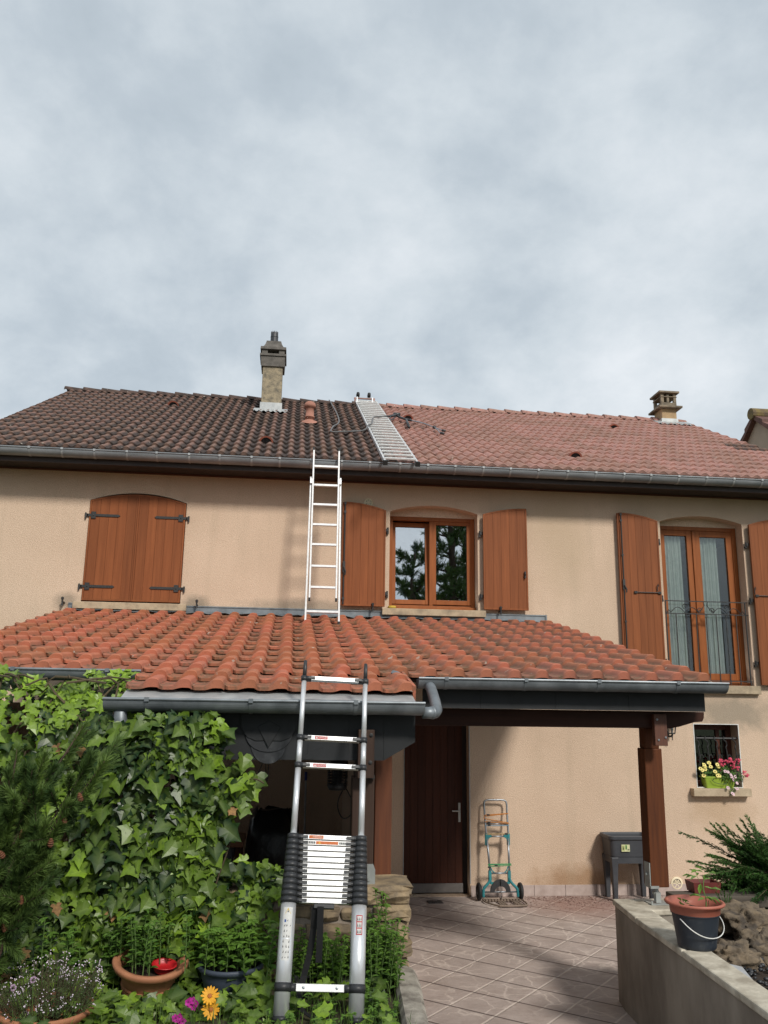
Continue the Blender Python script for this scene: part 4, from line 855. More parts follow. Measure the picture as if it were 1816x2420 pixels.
hk = mat('hook_steel', (.22, .12, .10), (.15, .08, .07), rough=.5, metal=.4)
b = MB()
for x in (1.09, 1.46):
    b.prism([(x - .014, 4.52, 7.99), (x - .014, 4.70, 7.98), (x - .014, 4.62, 8.125), (x - .014, 4.55, 8.125)], (.028, 0, 0)); b.prism([(x - .014, 4.62, 8.10), (x - .014, 5.3, 7.72), (x - .014, 5.3, 7.66), (x - .014, 4.62, 8.04)], (.028, 0, 0))
b.box(1.07, 1.48, 4.57, 4.60, 8.105, 8.13); hook_ = b.build('ridge_hook', hk, rl)
b = MB()
for x in (1.125, 1.425): b.box(x - .012, x + .012, 4.50, 4.53, 7.98, 8.12)
b.box(1.113, 1.437, 4.49, 4.50, 7.995, 8.02); b.build('hook_frame', ALU, rl)
for x in (1.147, 1.364):
    b = MB(); b.lathe((x - .028, 4.585, 8.195), [(.012, -.004), (.04, 0), (.052, .012), (.052, .044), (.04, .056), (.012, .06)], 18, axis=(1, 0, 0)); o = b.build('wheel', RUBBER, rl, smooth=True)
    b = MB(); b.box(x - .04, x + .04, 4.575, 4.595, 8.12, 8.14); b.tube([(x - .035, 4.585, 8.195), (x + .035, 4.585, 8.195)], .009, 8); b.box(x - .037, x - .031, 4.575, 4.595, 8.13, 8.2); b.box(x + .031, x + .037, 4.575, 4.595, 8.13, 8.2); b.build('bracket', STEEL, o)

# pressure washer hose and lance on the roof
def smooth_path(pts, n=6):
    out = []; P = [Vector(p) for p in pts]; P = [P[0]] + P + [P[-1]]
    for i in range(1, len(P) - 2):
        for k in range(n):
            t = k / n; p0, p1, p2, p3 = P[i - 1:i + 3]
            out.append(.5 * ((2 * p1) + (-p0 + p2) * t + (2 * p0 - 5 * p1 + 4 * p2 - p3) * t * t + (-p0 + 3 * p1 - 3 * p2 + p3) * t ** 3))
    out.append(P[-2]); return out
HOSE_PTS = [(.59, 4.72), (.61, 4.42), (.64, 3.75), (.67, 2.99), (.67, 2.25), (.63, 1.94), (.56, 1.72), (.51, 1.39), (.51, 1.21), (.64, 1.25), (1.0, 1.45), (1.09, 1.59), (1.17, 1.81), (1.22, 2.24), (1.27, 2.48), (1.35, 2.55), (1.48, 2.66)]
LG = [(1.48, 2.63), (1.58, 2.76), (1.72, 3.04), (1.53, 2.44), (1.75, 2.9), (1.84, 2.68), (1.92, 2.59), (1.79, 1.95), (2.21, 1.99), (2.29, 1.73), (2.22, 1.5), (2.07, 2.41)]
b = MB(); b.tube(smooth_path([Pr(x, y, .055 if not (1.05 < x < 1.56) else .115) for x, y in HOSE_PTS]), .0115, 8)
tag(b.build('hose', HOSE, smooth=True), 'grey pressure hose looping down from the ridge over the dark tiles', 'hose')
sp_ = thing('spray_lance', 'black pressure washer lance lying on the cleaned tiles right of the roof ladder', 'spray lance', Pr(*LG[2], .08))
L = lambda k, h=.07: Pr(*LG[k], h)
b = MB(); b.tube(smooth_path([L(0, .11), L(1, .1), L(2, .09)]), [.018] * 6 + [.024] * 6 + [.03], 8); b.tube(smooth_path([L(1, .10), L(3, .075), L(2, .07)]), .010, 6); b.obox(L(2, .09), LX, RU_, RN, .06, .035, .03); b.build('grip', BLACKP, sp_, smooth=True)
b = MB(); b.tube(smooth_path([L(2, .08), L(4), L(5), L(6)]), .021, 8); b.tube([L(5), L(7, .06)], [.02, .026], 8); b.build('side_handle', BLACKP, sp_, smooth=True)
b = MB(); b.tube(smooth_path([L(6), L(11), L(8), L(9)]), .0085, 8); b.tube([p + RU_ * -.035 for p in smooth_path([L(6), L(11), L(8), L(10)])], .0085, 8); b.build('tube', STEEL, sp_, smooth=True)
b = MB(); b.tube([L(9), L(9) + LX * .05 - RU_ * .03], .02, 8); b.tube([L(10) - RU_ * .03, L(10) + LX * .05 - RU_ * .07], .02, 8); b.obox(L(8), LX, RU_, RN, .025, .04, .02); b.build('nozzle', BLACKP, sp_, smooth=True)

# ================================================================== garden walls
def pebble(b, c, sx, sy, sz, seed, rough=.25, blocky=2.0, n=10, rot=0., fr=1.6):
    """displaced super-ellipsoid: a stone"""
    vs = []; c = Vector(c); cr, sr = cos(rot), sin(rot)
    def sg(v, p): return math.copysign(abs(v) ** p, v)
    p = 2. / blocky
    for j in range(n + 1):
        th = -pi / 2 + pi * j / n
        for i in range(2 * n):
            ph = pi * i / n
            q = Vector((sg(cos(th), p) * sg(cos(ph), p), sg(cos(th), p) * sg(sin(ph), p), sg(sin(th), p)))
            d = 1 + rough * (noise.noise(q * fr + Vector((seed, seed * 1.7, 0))) + .45 * noise.noise(q * fr * 3 + Vector((0, seed, seed))) + .25 * noise.noise(q * fr * 7 + Vector((seed, 0, seed))))
            x, y = q.x * sx * d, q.y * sy * d; vs.append((c.x + x * cr - y * sr, c.y + x * sr + y * cr, c.z + q.z * sz * d))
    m = 2 * n; b.add(vs, [(j * m + i, j * m + (i + 1) % m, (j + 1) * m + (i + 1) % m, (j + 1) * m + i) for j in range(n) for i in range(m)])
sw_ = thing('stone_wall', 'low yellowish rubble stone wall carrying the front porch post', 'wall', (-.5, -5.05, 0))
b = MB(); b.box(-3.0, .80, -5.165, -4.84, .0, 1.06); b.build('mortar', CONC, sw_)
b = MB()
def cut_stone(x0, x1, y0, y1, z0, z1):
    """roughly squared stone: jittered block with broken faces"""
    nx_, nz_ = max(2, int((x1 - x0) / .06)), 3; jt = .011; g = lambda: ru(-jt, jt); ri = []
    P_ = [[(x0 + (x1 - x0) * i / nx_ + g() * .8, y0 + g() * 1.5 + (.022 if i in (0, nx_) or k in (0, nz_) else 0), z0 + (z1 - z0) * k / nz_ + g() * .7) for i in range(nx_ + 1)] for k in range(nz_ + 1)]
    vs = [p for r in P_ for p in r]; m = nx_ + 1; fs = [(k * m + i, k * m + i + 1, (k + 1) * m + i + 1, (k + 1) * m + i) for k in range(nz_) for i in range(nx_)]
    rim = [i for i in range(m)] + [k * m + nx_ for k in range(1, nz_ + 1)] + [nz_ * m + i for i in range(nx_ - 1, -1, -1)] + [k * m for k in range(nz_ - 1, 0, -1)]
    o_ = len(vs); vs += [(vs[q][0], y1 + g(), vs[q][2]) for q in rim]; L_ = len(rim)
    fs += [(rim[q], o_ + q, o_ + (q + 1) % L_, rim[(q + 1) % L_]) for q in range(L_)] + [tuple(o_ + q for q in range(L_))]
    b.add(vs, fs)
z = .48
for rowh in (.10, .13, .09, .125, .10, .085):
    x = -1.45 + ru(0, .15)
    while x < .80:
        wd = ru(.10, .36)
        if x + wd > .74: wd = .835 + ru(-.02, .02) - x
        cut_stone(x, x + wd, -5.20 + ru(-.022, .02), -4.98, z + ru(0, .012), z + rowh - ru(.004, .016)); x += wd + ru(.008, .028)
    cut_stone(.60, .835 + ru(-.01, .02), -4.97, -4.83, z, z + rowh - .008); z += rowh
for x0, x1 in ((-1.3, -.9), (-.88, -.52), (-.5, -.2), (-.18, .12), (.14, .42), (.44, .85)): cut_stone(x0, x1, -5.21 + ru(-.01, .015), -4.83, 1.06 + ru(0, .01), 1.125 + ru(-.008, .008))
for k in range(4): cut_stone(.72, .862 + .006 * k + ru(-.012, .012), -5.215, -5.0, .50 - k * .135, .622 - k * .135)
b.build('stones', BRICKST, sw_, bevel=.005)
edge = [(.835, -5.19), (.868, -5.25), (.862, -5.5), (.835, -5.8), (.805, -6.15), (.79, -6.6), (.78, -7.4), (.78, -9)]
b = MB(); n = len(edge)
vs = []
for x, y in edge:
    wd = .15 + .02 * noise.noise(Vector((x * 9, y * 5, 0)))
    vs += [(x, y, 0), (x - .004, y, .645 + .012 * noise.noise(Vector((0, y * 4, 2)))), (x - .025, y, .667), (x - wd + .02, y, .668 + .01 * noise.noise(Vector((3, y * 4, 2)))), (x - wd, y, .64), (x - wd, y, .3)]
b.add(vs, [(i * 6 + k, i * 6 + k + 1, i * 6 + k + 7, i * 6 + k + 6) for i in range(n - 1) for k in range(5)] + [tuple(range(6))])
tag(b.build('garden_kerb', mat('kerb_concrete', (.42, .375, .31), (.16, .135, .11), rough=.92, scale=8., detail=9., bump=.5, bscale=40., lo=.4, hi=.66)), 'blotchy low concrete kerb between the herbs and the paved path', 'kerb')
lw = thing('low_wall', 'smooth grey concrete garden wall with pale stone capping, right of the paving', 'wall', (2.7, -5, 0))
o_edge = [(2.706, -3.796), (2.668, -4.03), (2.636, -4.57), (2.60, -5.2), (2.56, -5.85), (2.52, -6.44), (2.40, -8.2), (2.2, -11)]
i_edge = [(2.885, -4.03), (2.872, -4.19), (2.836, -4.71), (2.805, -5.1), (2.765, -5.6), (2.728, -6.08), (2.62, -7.5), (2.42, -11)]
b = MB(); ins = .016; body = [(x + ins, y - (ins if k == 0 else 0), 0) for k, (x, y) in enumerate(o_edge)] + [(x - ins, y, 0) for x, y in reversed(i_edge[1:])]
b.prism([(x, y, -.02) for x, y, _ in body], (0, 0, .728)); b.prism([(2.722, -3.812, -.02), (2.86, -4.176, -.02), (3.36, -4.15, -.02), (3.36, -3.812, -.02)], (0, 0, .727)); b.build('wall_body', WALLC, lw)
def capslab(p): b = MB(); b.prism([(x, y, .709) for x, y in p], (0, 0, .046)); return b.build('capping', CAPC, lw, bevel=.011)
capslab([(2.706, -3.796), (2.645, -4.41), (2.856, -4.43), (2.874, -4.196), (3.38, -4.145), (3.38, -3.796)])
capslab([(2.644, -4.417), (2.596, -5.28), (2.79, -5.28), (2.855, -4.437)]); capslab([(2.5955, -5.287), (2.52, -6.44), (2.40, -8.2), (2.2, -11), (2.42, -11), (2.62, -7.5), (2.728, -6.08), (2.789, -5.287)])

# ================================================================== things right of the paving
bk = thing('bucket', 'dark rubber bucket with a pale wire handle on the wall capping', 'bucket', (2.735, -5.22, .756))
b = MB(); b.lathe(bk.location, [(0, .0), (.116, .0), (.122, .008), (.124, .03), (.150, .205), (.156, .205), (.156, .217), (.146, .217), (.118, .02), (0, .02)], 40); b.build('shell', BUCK, bk, smooth=True).modifiers.new('e', 'EDGE_SPLIT').split_angle = R(40)
b = MB(); c = Vector((2.735, -5.22, .756)); hd = []
for k in range(25):
    a = pi * k / 24; ang = R(205) ; px_ = Vector((cos(R(20)), sin(R(20)), 0)); fw_ = Vector((sin(R(20)), -cos(R(20)), 0))
    hd.append(c + px_ * (.166 * -cos(a)) + fw_ * (.03 + .125 * sin(a) ** .8) + Vector((0, 0, .19 - .105 * sin(a))))
b.tube(hd, .0034, 6); b.build('wire_handle', WHITEP, bk, smooth=True)
pp = thing('plant_pot', 'reddish plastic plant pot standing inside the dark bucket', 'pot', (2.735, -5.22, .80))
b = MB(); b.lathe((2.735, -5.22, .80), [(0, 0), (.10, 0), (.14, .15), (.158, .17), (.163, .215), (.186, .218), (.193, .228), (.186, .238), (.172, .236), (.155, .185), (.150, .16)], 44); b.build('pot_body', REDPL, pp, smooth=True)
b = MB(); b.add([(2.735 + cos(2 * pi * k / 24) * r, -5.22 + sin(2 * pi * k / 24) * r, .975 + .012 * noise.noise(Vector((k * .9, r * 30, 1)))) for r in (.0, .05, .1, .157) for k in range(24)], [(j * 24 + k, j * 24 + (k + 1) % 24, (j + 1) * 24 + (k + 1) % 24, (j + 1) * 24 + k) for j in range(3) for k in range(24)]); b.build('potting_soil', SOIL, pp)
rp = thing('raised_planter', 'anthracite plastic raised planter on legs against the wall behind the post', 'planter', (4.28, -.2, 0))
def rrect(x0, x1, y0, y1, r, z, n=5):
    out = []
    for cx, cy, a0 in ((x1 - r, y1 - r, 0), (x0 + r, y1 - r, pi / 2), (x0 + r, y0 + r, pi), (x1 - r, y0 + r, 1.5 * pi)):
        out += [(cx + r * cos(a0 + pi / 2 * k / n), cy + r * sin(a0 + pi / 2 * k / n), z) for k in range(n + 1)]
    return out
def loft(b, rings, cap0=True, cap1=False):
    m = len(rings[0]); vs = [p for r in rings for p in r]
    fs = [(j * m + k, j * m + (k + 1) % m, (j + 1) * m + (k + 1) % m, (j + 1) * m + k) for j in range(len(rings) - 1) for k in range(m)]
    if cap0: fs.append(tuple(range(m - 1, -1, -1)))
    if cap1: fs.append(tuple(range((len(rings) - 1) * m, len(rings) * m)))
    b.add(vs, fs)
b = MB(); R4 = lambda d, z, r=.06: rrect(3.985 + d, 4.575 - d, -.40 + d, -.02 - d, r, z)
loft(b, [R4(.03, .50), R4(.025, .52), R4(.012, .70), R4(.004, .705), R4(-.004, .715), R4(-.006, .745), R4(.0, .752), R4(.018, .752), R4(.022, .735), R4(.03, .62)])
b.add(R4(.03, .62), [tuple(range(24))]); tub = b.build('tub', ANTH, rp)
b = MB(); b.box(4.07, 4.49, -.376, -.35, .435, .50); b.box(4.07, 4.49, -.06, -.04, .435, .50); b.box(4.012, 4.03, -.34, -.06, .435, .50); b.build('apron', ANTH, rp)
for x, y, sx, sy in ((4.05, -.335, 1, 1), (4.51, -.335, -1, 1), (4.05, -.085, 1, -1), (4.51, -.085, -1, -1)):
    b = MB(); loft(b, [[(x + i * w2, y + j * w2, z) for i, j in ((-1, -1), (1, -1), (1, 1), (-1, 1))] for z, w2 in ((0, .026), (.3, .034), (.505, .046))], True, True); b.build('leg', ANTH, rp, bevel=.008)
b = MB(); b.box(4.13, 4.235, -.3955, -.389, .575, .655)
b.cm = 1; b.box(4.137, 4.17, -.397, -.3954, .585, .645); b.cm = 2; b.box(4.178, 4.20, -.397, -.3954, .60, .65); b.prism([(4.15, -.397, .60), (4.16, -.397, .60), (4.155, -.397, .63)], (0, .0006, 0)); b.cm = 3; b.box(4.205, 4.23, -.397, -.3954, .60, .606); b.box(4.205, 4.228, -.397, -.3954, .59, .595); b.box(4.184, 4.193, -.398, -.3969, .605, .64); b.box(4.146, 4.152, -.398, -.3969, .595, .635)
b.build('sticker', [STKP, flat('sticker_lime', (.42, .46, .18)), STKG, STKB], tub)
sl_ = MB(); sl_.box(3.95, 6.2, -2.27, -2.0, .335, .45); tag(sl_.build('timber_sleeper', SLEEPER, bevel=.012), 'weathered grey timber sleeper lying behind the bucket', 'sleeper')
b = MB(); Q = lambda x0, x1, y0, y1, z: [(x0, y0, z), (x1, y0, z), (x1, y1, z), (x0, y1, z)]
loft(b, [Q(4.20, 4.465, -2.15, -1.975, .452), Q(4.185, 4.48, -2.165, -1.96, .555), Q(4.20, 4.465, -2.15, -1.975, .555), Q(4.205, 4.46, -2.145, -1.98, .52)])
b.cm = 1; b.add(Q(4.204, 4.461, -2.146, -1.979, .52), [(0, 1, 2, 3)]); tag(b.build('planter_box', [REDBOX, SOIL]), 'small dark red planter box on the timber sleeper', 'planter box')
ds = MB(); path = [(2.93, -4.30), (3.05, -4.42), (3.2, -4.25), (3.35, -3.9), (3.5, -3.5), (3.62, -3.1)]
pth = smooth_path([(x, y, 0) for x, y in path], 5)
ds.add([(p.x, p.y, z) for z in (.22, .63) for p in pth], [(k, k + 1, len(pth) + k + 1, len(pth) + k) for k in range(len(pth) - 1)])
for k in range(len(pth) * 2 - 2):
    p = pth[k // 2].lerp(pth[min(k // 2 + 1, len(pth) - 1)], (k % 2) / 2)
    for j in range(8): ds.lathe((p.x, p.y, .26 + j * .048), [(.016, 0), (.011, .012), (0, .014)], 6, axis=(.55, -.83, 0))
tag(ds.build('dimple_sheet', mat('dimple_plastic', (.012, .013, .016), rough=.45)), 'black dimpled drainage sheet standing behind the bucket and wall', 'membrane')
for k, (x, y, z, sx, sy, sz, rt, lb) in enumerate((
        (4.22, -3.1, .38, .31, .25, .155, .4, 'large tan weathered boulder beneath the juniper'),
        (3.58, -4.05, .345, .22, .18, .12, .2, 'rugged brown boulder just right of the bucket'),
        (3.95, -3.8, .36, .19, .17, .12, 1.0, 'pitted boulder at the right picture edge beside the black pebbles'),
        (3.30, -4.87, .335, .10, .075, .055, .3, 'small rounded stone among the black pebbles'))):
    b = MB(); pebble(b, (x, y, z), sx, sy, sz, 20 + k * 3.3, .42, 2.5, 34, rt, 1.9); o = b.build('boulder', ROCK, smooth=True); tag(o, lb, 'rock')
b = MB(); b.prism([(3.16, -4.78, .37), (3.38, -4.72, .36), (3.44, -4.45, .38), (3.28, -4.33, .395), (3.12, -4.5, .39)], (0, 0, .035)); tag(b.build('stone_slab', SLAB, bevel=.004), 'flat pale grey stone slab lying inside the low wall', 'slab')
b = MB()
for k in range(900):
    y = ru(-6.3, -3.6); x = ru(2.84 - (y + 4.2) * .06, 4.4); r = ru(.014, .03); pebble(b, (x, y, .32 + ru(0, .02)), r, r * ru(.7, 1), r * .6, k, .15, 2.2, 4, ru(0, 3))
b.build('black_gravel', PEBB, smooth=True, kind='stuff')

# ---- small window's flower box
fb = thing('flower_box', 'lime green plastic flower box on the small window sill', 'flower box', (5.64, .02, 1.288))
b = MB(); Rb = lambda d, z: rrect(5.41 + d, 5.86 - d, -.075 + d * .7, .085 - d * .7, .02, z, 3)
loft(b, [Rb(.04, 1.2885), Rb(.038, 1.30), Rb(.008, 1.415), Rb(.0, 1.42), Rb(.0, 1.436), Rb(.01, 1.436), Rb(.015, 1.415)]); b.build('box_body', LIME, fb)
b = MB(); b.tube(smooth_path([(5.50, -.085, 1.40), (5.54, -.09, 1.365), (5.62, -.088, 1.345), (5.70, -.085, 1.345)]), .003, 5); b.build('wire', IRON, fb)
b = MB(); b.add(Rb(.012, 1.422), [tuple(range(len(Rb(0, 0))))]); b.build('potting_soil', SOIL, fb)

# ---- wall lantern
wl = thing('wall_lantern', 'small black wall lantern with clear panes beside the porch post', 'wall lamp', (4.94, 0, 1.97))
b = MB(); b.lathe((4.945, -.001, 1.965), [(0, .03), (.03, .028), (.05, .018), (.058, .0)][::-1], 20, axis=(0, -1, 0)); b.tube(smooth_path([(4.945, -.02, 1.96), (4.96, -.07, 1.935), (4.99, -.10, 1.94), (5.0, -.105, 1.965)]), .012, 8); b.tube([(4.995, -.105, 1.955), (4.995, -.105, 1.905)], [.012, .006], 8); b.lathe((4.995, -.105, 1.895), [(0, -.012), (.010, 0), (0, .012)], 8); b.build('bracket', IRON, wl)
b = MB(); b.lathe((4.995, -.105, 1.965), [(.0, 0), (.045, 0), (.045, .012), (.038, .014)], 6)
for k in range(6): a = k * pi / 3; b.tube([(4.995 + .042 * cos(a), -.105 + .042 * sin(a), 1.97), (4.995 + .066 * cos(a), -.105 + .066 * sin(a), 2.10)], .0045, 5)
b.lathe((4.995, -.105, 2.10), [(.078, 0), (.07, .015), (.03, .05), (.012, .06), (.012, .075), (0, .08)], 6); b.build('cage', IRON, wl)
b = MB(); b.lathe((4.995, -.105, 1.975), [(.037, 0), (.058, .125)], 6); b.build('lamp_glass', glass('clear_glass', .02, (.95, .95, .95)), wl)
b = MB(); b.lathe((4.995, -.105, 1.98), [(.012, 0), (.012, .02), (.022, .05), (.018, .075), (0, .085)], 10); b.build('bulb', WHITEP, wl)

# ---- folding hand truck
ht = thing('hand_truck', 'folding hand truck with teal joints and bungee cords leaning by the door', 'hand truck', (2.64, -.25, 0))
yl = lambda z: -.30 + .22 * z / 1.14
b = MB(); b.tube(smooth_path([(2.50, yl(.73), .73), (2.495, yl(1.0), 1.0), (2.493, yl(1.09), 1.09), (2.52, yl(1.135), 1.135), (2.64, yl(1.14), 1.14), (2.755, yl(1.135), 1.135), (2.782, yl(1.09), 1.09), (2.78, yl(1.0), 1.0), (2.78, yl(.73), .73)], 5), .0115, 10)
b.tube([(2.495, yl(.86), .862), (2.782, yl(.86), .862)], .009, 8); b.build('handle', STEEL, ht, smooth=True)
b = MB()
for x0, x1 in ((2.505, 2.528), (2.775, 2.765)): b.tube([(x0, yl(.74), .74), (x1, yl(.3), .30)], .0125, 10)
b.tube([(2.50, yl(.72), .72), (2.78, yl(.72), .72)], .009, 8); b.tube([(2.51, yl(.31), .31), (2.77, yl(.31), .31)], .011, 8); b.tube([(2.40, -.27, .105), (2.88, -.27, .105)], .009, 8); b.build('frame', STEEL, ht, smooth=True)
for s, x in ((1, 2.503), (-1, 2.778)):
    b = MB(); b.box(x - .016, x + .016, yl(.74) - .02, yl(.74) + .02, .62, .755); b.tube(smooth_path([(x + s * .005, yl(.66), .66), (x + s * .03, yl(.7), .705), (x + s * .07, yl(.72), .722)]), .007, 6); b.box(min(x, x + s * .06), max(x, x + s * .06), yl(.73) - .014, yl(.73) + .014, .71, .74)
    b.build('joint', TEAL, ht)
    xb = x + s * .018; b = MB()
    b.box(xb - .017, xb + .017, yl(.31) - .02, yl(.31) + .02, .20, .34); b.tube(smooth_path([(xb + s * .01, yl(.37), .385), (xb + s * .03, yl(.33), .34), (xb + s * .06, yl(.31), .315)]), .007, 6)
    b.tube(smooth_path([(xb, yl(.25), .26), (xb - s * .015, yl(.2), .215), (xb - s * .075, yl(.13), .155), (xb - s * .09, yl(.1), .12), (xb - s * .092, -.29, .05)], 5), [.017] * 20 + [.013], 8)
    b.box(min(xb, xb + s * .08), max(xb, xb + s * .08), yl(.2) - .012, yl(.2) + .012, .19, .215)
    b.build('joint', TEAL, ht)

b = MB(); pts = [(2.64 + .125 * cos(a), -.29, .10 + .15 * sin(a)) for a in [pi * k / 14 for k in range(15)]] + [(2.64 + .075 * cos(a), -.29, .10 + .07 * sin(a)) for a in [pi - pi * k / 14 for k in range(15)]]
b.prism(pts, (0, .03, 0)); b.tube([(2.643, -.30, .25), (2.643, -.30, .02)], .006, 8); b.build('brace', BLACKP, ht, bevel=.004)
for x in (2.385, 2.895):
    b = MB(); b.lathe((x - .02, -.235, .105), [(.05, .004), (.085, .0), (.098, .01), (.098, .032), (.085, .042), (.05, .038)], 28, axis=(1, 0, 0)); o = b.build('wheel', RUBBER, ht, smooth=True)
    b = MB(); b.lathe((x - .016, -.235, .105), [(0, .004), (.014, .0), (.05, .006), (.05, .028), (.014, .034), (0, .03)], 16, axis=(1, 0, 0)); b.build('hub', BLACKP, o)
b = MB(); pl = [(2.425, -.27), (2.43, -.42), (2.52, -.58), (2.60, -.62), (2.86, -.60), (2.90, -.45), (2.895, -.27)]
b.tube(smooth_path([(x, y, .022) for x, y in pl], 4), .010, 8); b.tube([(2.425, -.27, .03), (2.895, -.27, .03)], .012, 8)
for k in range(12): b.box(2.45 + k * .037, 2.475 + k * .037, -.33, -.27, .012, .03)
for k in range(10): b.box(2.55 + k * .031, 2.572 + k * .031, -.60, -.57, .014, .028)
for x in (2.58, 2.62, 2.75, 2.80): b.prism([(x, -.33, .012), (x + .015, -.33, .012), (x + .045, -.58, .012), (x + .03, -.58, .012)], (0, 0, .012))
for q in range(4): b.box(2.58, 2.66, -.39 - q * .045, -.38 - q * .045, .013, .024); b.box(2.76, 2.84, -.39 - q * .045, -.38 - q * .045, .013, .024)
b.build('toe_plate', RUSTY, ht)
def bungee(m, segs, lb, hooks):
    b = MB()
    for s in segs: b.tube(s, .0055, 6)
    for h in hooks: b.cm = 1; b.box(h[0] - .018, h[0] + .018, h[1] - .008, h[1] + .008, h[2] - .008, h[2] + .008); b.cm = 0
    tag(b.build('bungee_cord', [m, BLACKP]), lb, 'bungee cord', 'bungee cords round the hand truck')
yf = lambda z: yl(z) - .016
bungee(ORANGE, [[(2.49, yf(.965), .965), (2.79, yf(.985), .985)], [(2.50, yf(.955), .952), (2.79, yf(.985), .982)], [(2.485, yf(.93), .925), (2.79, yf(.87), .875)], [(2.49, yf(.89), .89), (2.79, yf(.87), .868)], [(2.487, yf(.96), .958), (2.487, yf(.93), .925)]], 'orange bungee cord zigzagged between the hand truck handles', [(2.535, yf(.965), .968), (2.54, yf(.885), .882)])
bungee(flat('blue_cord', (.14, .26, .36)), [[(2.49, yf(.843), .843), (2.79, yf(.846), .846)]], 'pale blue bungee cord straight across under the orange one', [(2.54, yf(.85), .852), (2.74, yf(.85), .862)])
bungee(TANC, [[(2.49, yf(.745), .752), (2.79, yf(.745), .748)], [(2.49, yf(.74), .742), (2.79, yf(.75), .756)]], 'tan bungee cord stretched at the upper teal joints', [(2.75, yf(.75), .752)])
bungee(GREENC, [[(2.50, yf(.40), .402), (2.79, yf(.41), .412)], [(2.50, yf(.385), .385), (2.79, yf(.40), .40)], [(2.50, yf(.41), .412), (2.79, yf(.41), .415)]], 'green bungee cord wound low across the hand truck', [(2.515, yf(.38), .38), (2.60, yf(.4), .40)])
b = MB(); b.box(1.75, 1.93, -.36, -.22, .002, .008)
for k in range(6): b.box(1.76 + k * .028, 1.775 + k * .028, -.35, -.23, .008, .011)
tag(b.build('drain_grate', mat('drain_iron', (.10, .09, .085), rough=.6)), 'small rectangular drain grate in the paving before the door', 'drain')

# ---- things stored under the porch
b = MB(); n = 16; rings = []
for z, sx, sy in ((.05, .30, .26), (.4, .29, .25), (.8, .27, .23), (1.05, .25, .2), (1.22, .22, .15), (1.29, .16, .08)):
    rings.append([(-.08 + sx * math.copysign(abs(cos(2 * pi * k / 40)) ** .5, cos(2 * pi * k / 40)) * (1 + .06 * noise.noise(Vector((k * .8, z * 4, 0)))), -2.4 + sy * math.copysign(abs(sin(2 * pi * k / 40)) ** .5, sin(2 * pi * k / 40)) * (1 + .10 * noise.noise(Vector((k * 1.1, z * 5, 4)))), z + .05 * noise.noise(Vector((k * .5, z, 7)))) for k in range(40)])
loft(b, rings, True, True); tag(b.build('covered_barbecue', TARP, smooth=True), 'bulky garden object wrapped in glossy black plastic under the porch', 'covered object')
tb = thing('side_table', 'low wooden table in the dark under the porch, left of the black wrapped object', 'table', (-.75, -2.9, 0))
bx('table_top', mat('table_wood', (.20, .085, .04), (.14, .055, .028), rough=.5, stretch=(.8, 9, 9)), tb, -1.2, -.33, -3.15, -2.6, 1.06, 1.105, bevel=.006)
for x in (-1.15, -.40):
    for y in (-3.1, -2.66): bx('leg', BEAMW, tb, x, x + .05, y, y + .05, .001, 1.06)
bx('drawer', ANTH, tb, -1.1, -.42, -3.08, -2.7, .93, 1.058)
b = MB(); b.lathe((-.48, -2.95, 1.105), [(0, 0), (.06, 0), (.10, .03), (.105, .035), (.06, .008), (0, .006)], 18); tag(b.build('bowl', SILLC, smooth=True), 'pale dish on the table under the porch', 'dish')
br_ = thing('broom', 'long pale broom handle with blue grip leaning on the back wall under the porch', 'broom', (.27, -.2, 0))
b = MB(); b.tube([(.275, -.24, .08), (.268, -.06, 1.36)], .0125, 8); b.build('pole', mat('pale_pole', (.42, .42, .43), rough=.4), br_)
b = MB(); b.tube([(.268, -.06, 1.36), (.267, -.048, 1.46)], .017, 8); b.build('grip', BLUEH, br_)
b = MB(); b.box(.13, .42, -.27, -.21, .001, .09); b.build('brush', BLACKP, br_, bevel=.01)
il = thing('insect_lamp', 'black ribbed insect lamp hanging under the porch roof behind the ladder rungs', 'lamp', (.45, -3.5, 1.58))
b = MB(); b.lathe((.45, -3.5, 1.57), [(0, 0), (.07, 0), (.082, .02), (.078, .05)], 20); b.lathe((.45, -3.5, 1.76), [(.075, 0), (.085, .02), (.05, .09), (0, .10)], 20); b.tube([(.45, -3.5, 1.60), (.45, -3.5, 1.80)], .035, 10); b.tube([(.45, -3.5, 1.85), (.45, -3.5, 2.5)], .004, 5); b.build('housing', BLACKP, il)
b = MB()
for k in range(7): b.lathe((.45, -3.5, 1.615 + k * .024), [(.082, -.004), (.087, 0), (.082, .004), (.078, 0), (.082, -.004)], 20)
for k in range(12): b.tube([(.45 + .082 * cos(k * pi / 6), -3.5 + .082 * sin(k * pi / 6), 1.60), (.45 + .082 * cos(k * pi / 6), -3.5 + .082 * sin(k * pi / 6), 1.78)], .003, 5)
b.build('guard', BLACKP, il)
b = MB(); b.tube(smooth_path([(.50, -3.52, 1.9), (.535, -3.52, 1.75), (.50, -3.5, 1.58), (.465, -3.5, 1.50), (.46, -3.5, 1.42), (.50, -3.5, 1.345), (.56, -3.5, 1.36), (.585, -3.5, 1.44), (.56, -3.5, 1.52), (.50, -3.5, 1.62)]), .0045, 6); b.build('cable', BLACKP, il)
b = MB(); b.tube(smooth_path([(-.14, -4.88, 1.93), (-.155, -4.88, 1.86), (-.175, -4.88, 1.80), (-.15, -4.88, 1.745), (-.115, -4.88, 1.76), (-.11, -4.88, 1.86), (-.115, -4.88, 1.93)]), .0035, 6); b.tube([(-.13, -4.88, 1.93), (-.125, -4.88, 1.76)], .003, 5); tag(b.build('cord_loop', BLACKP), 'dark cord loop hanging below the zinc scale ornament', 'cord')

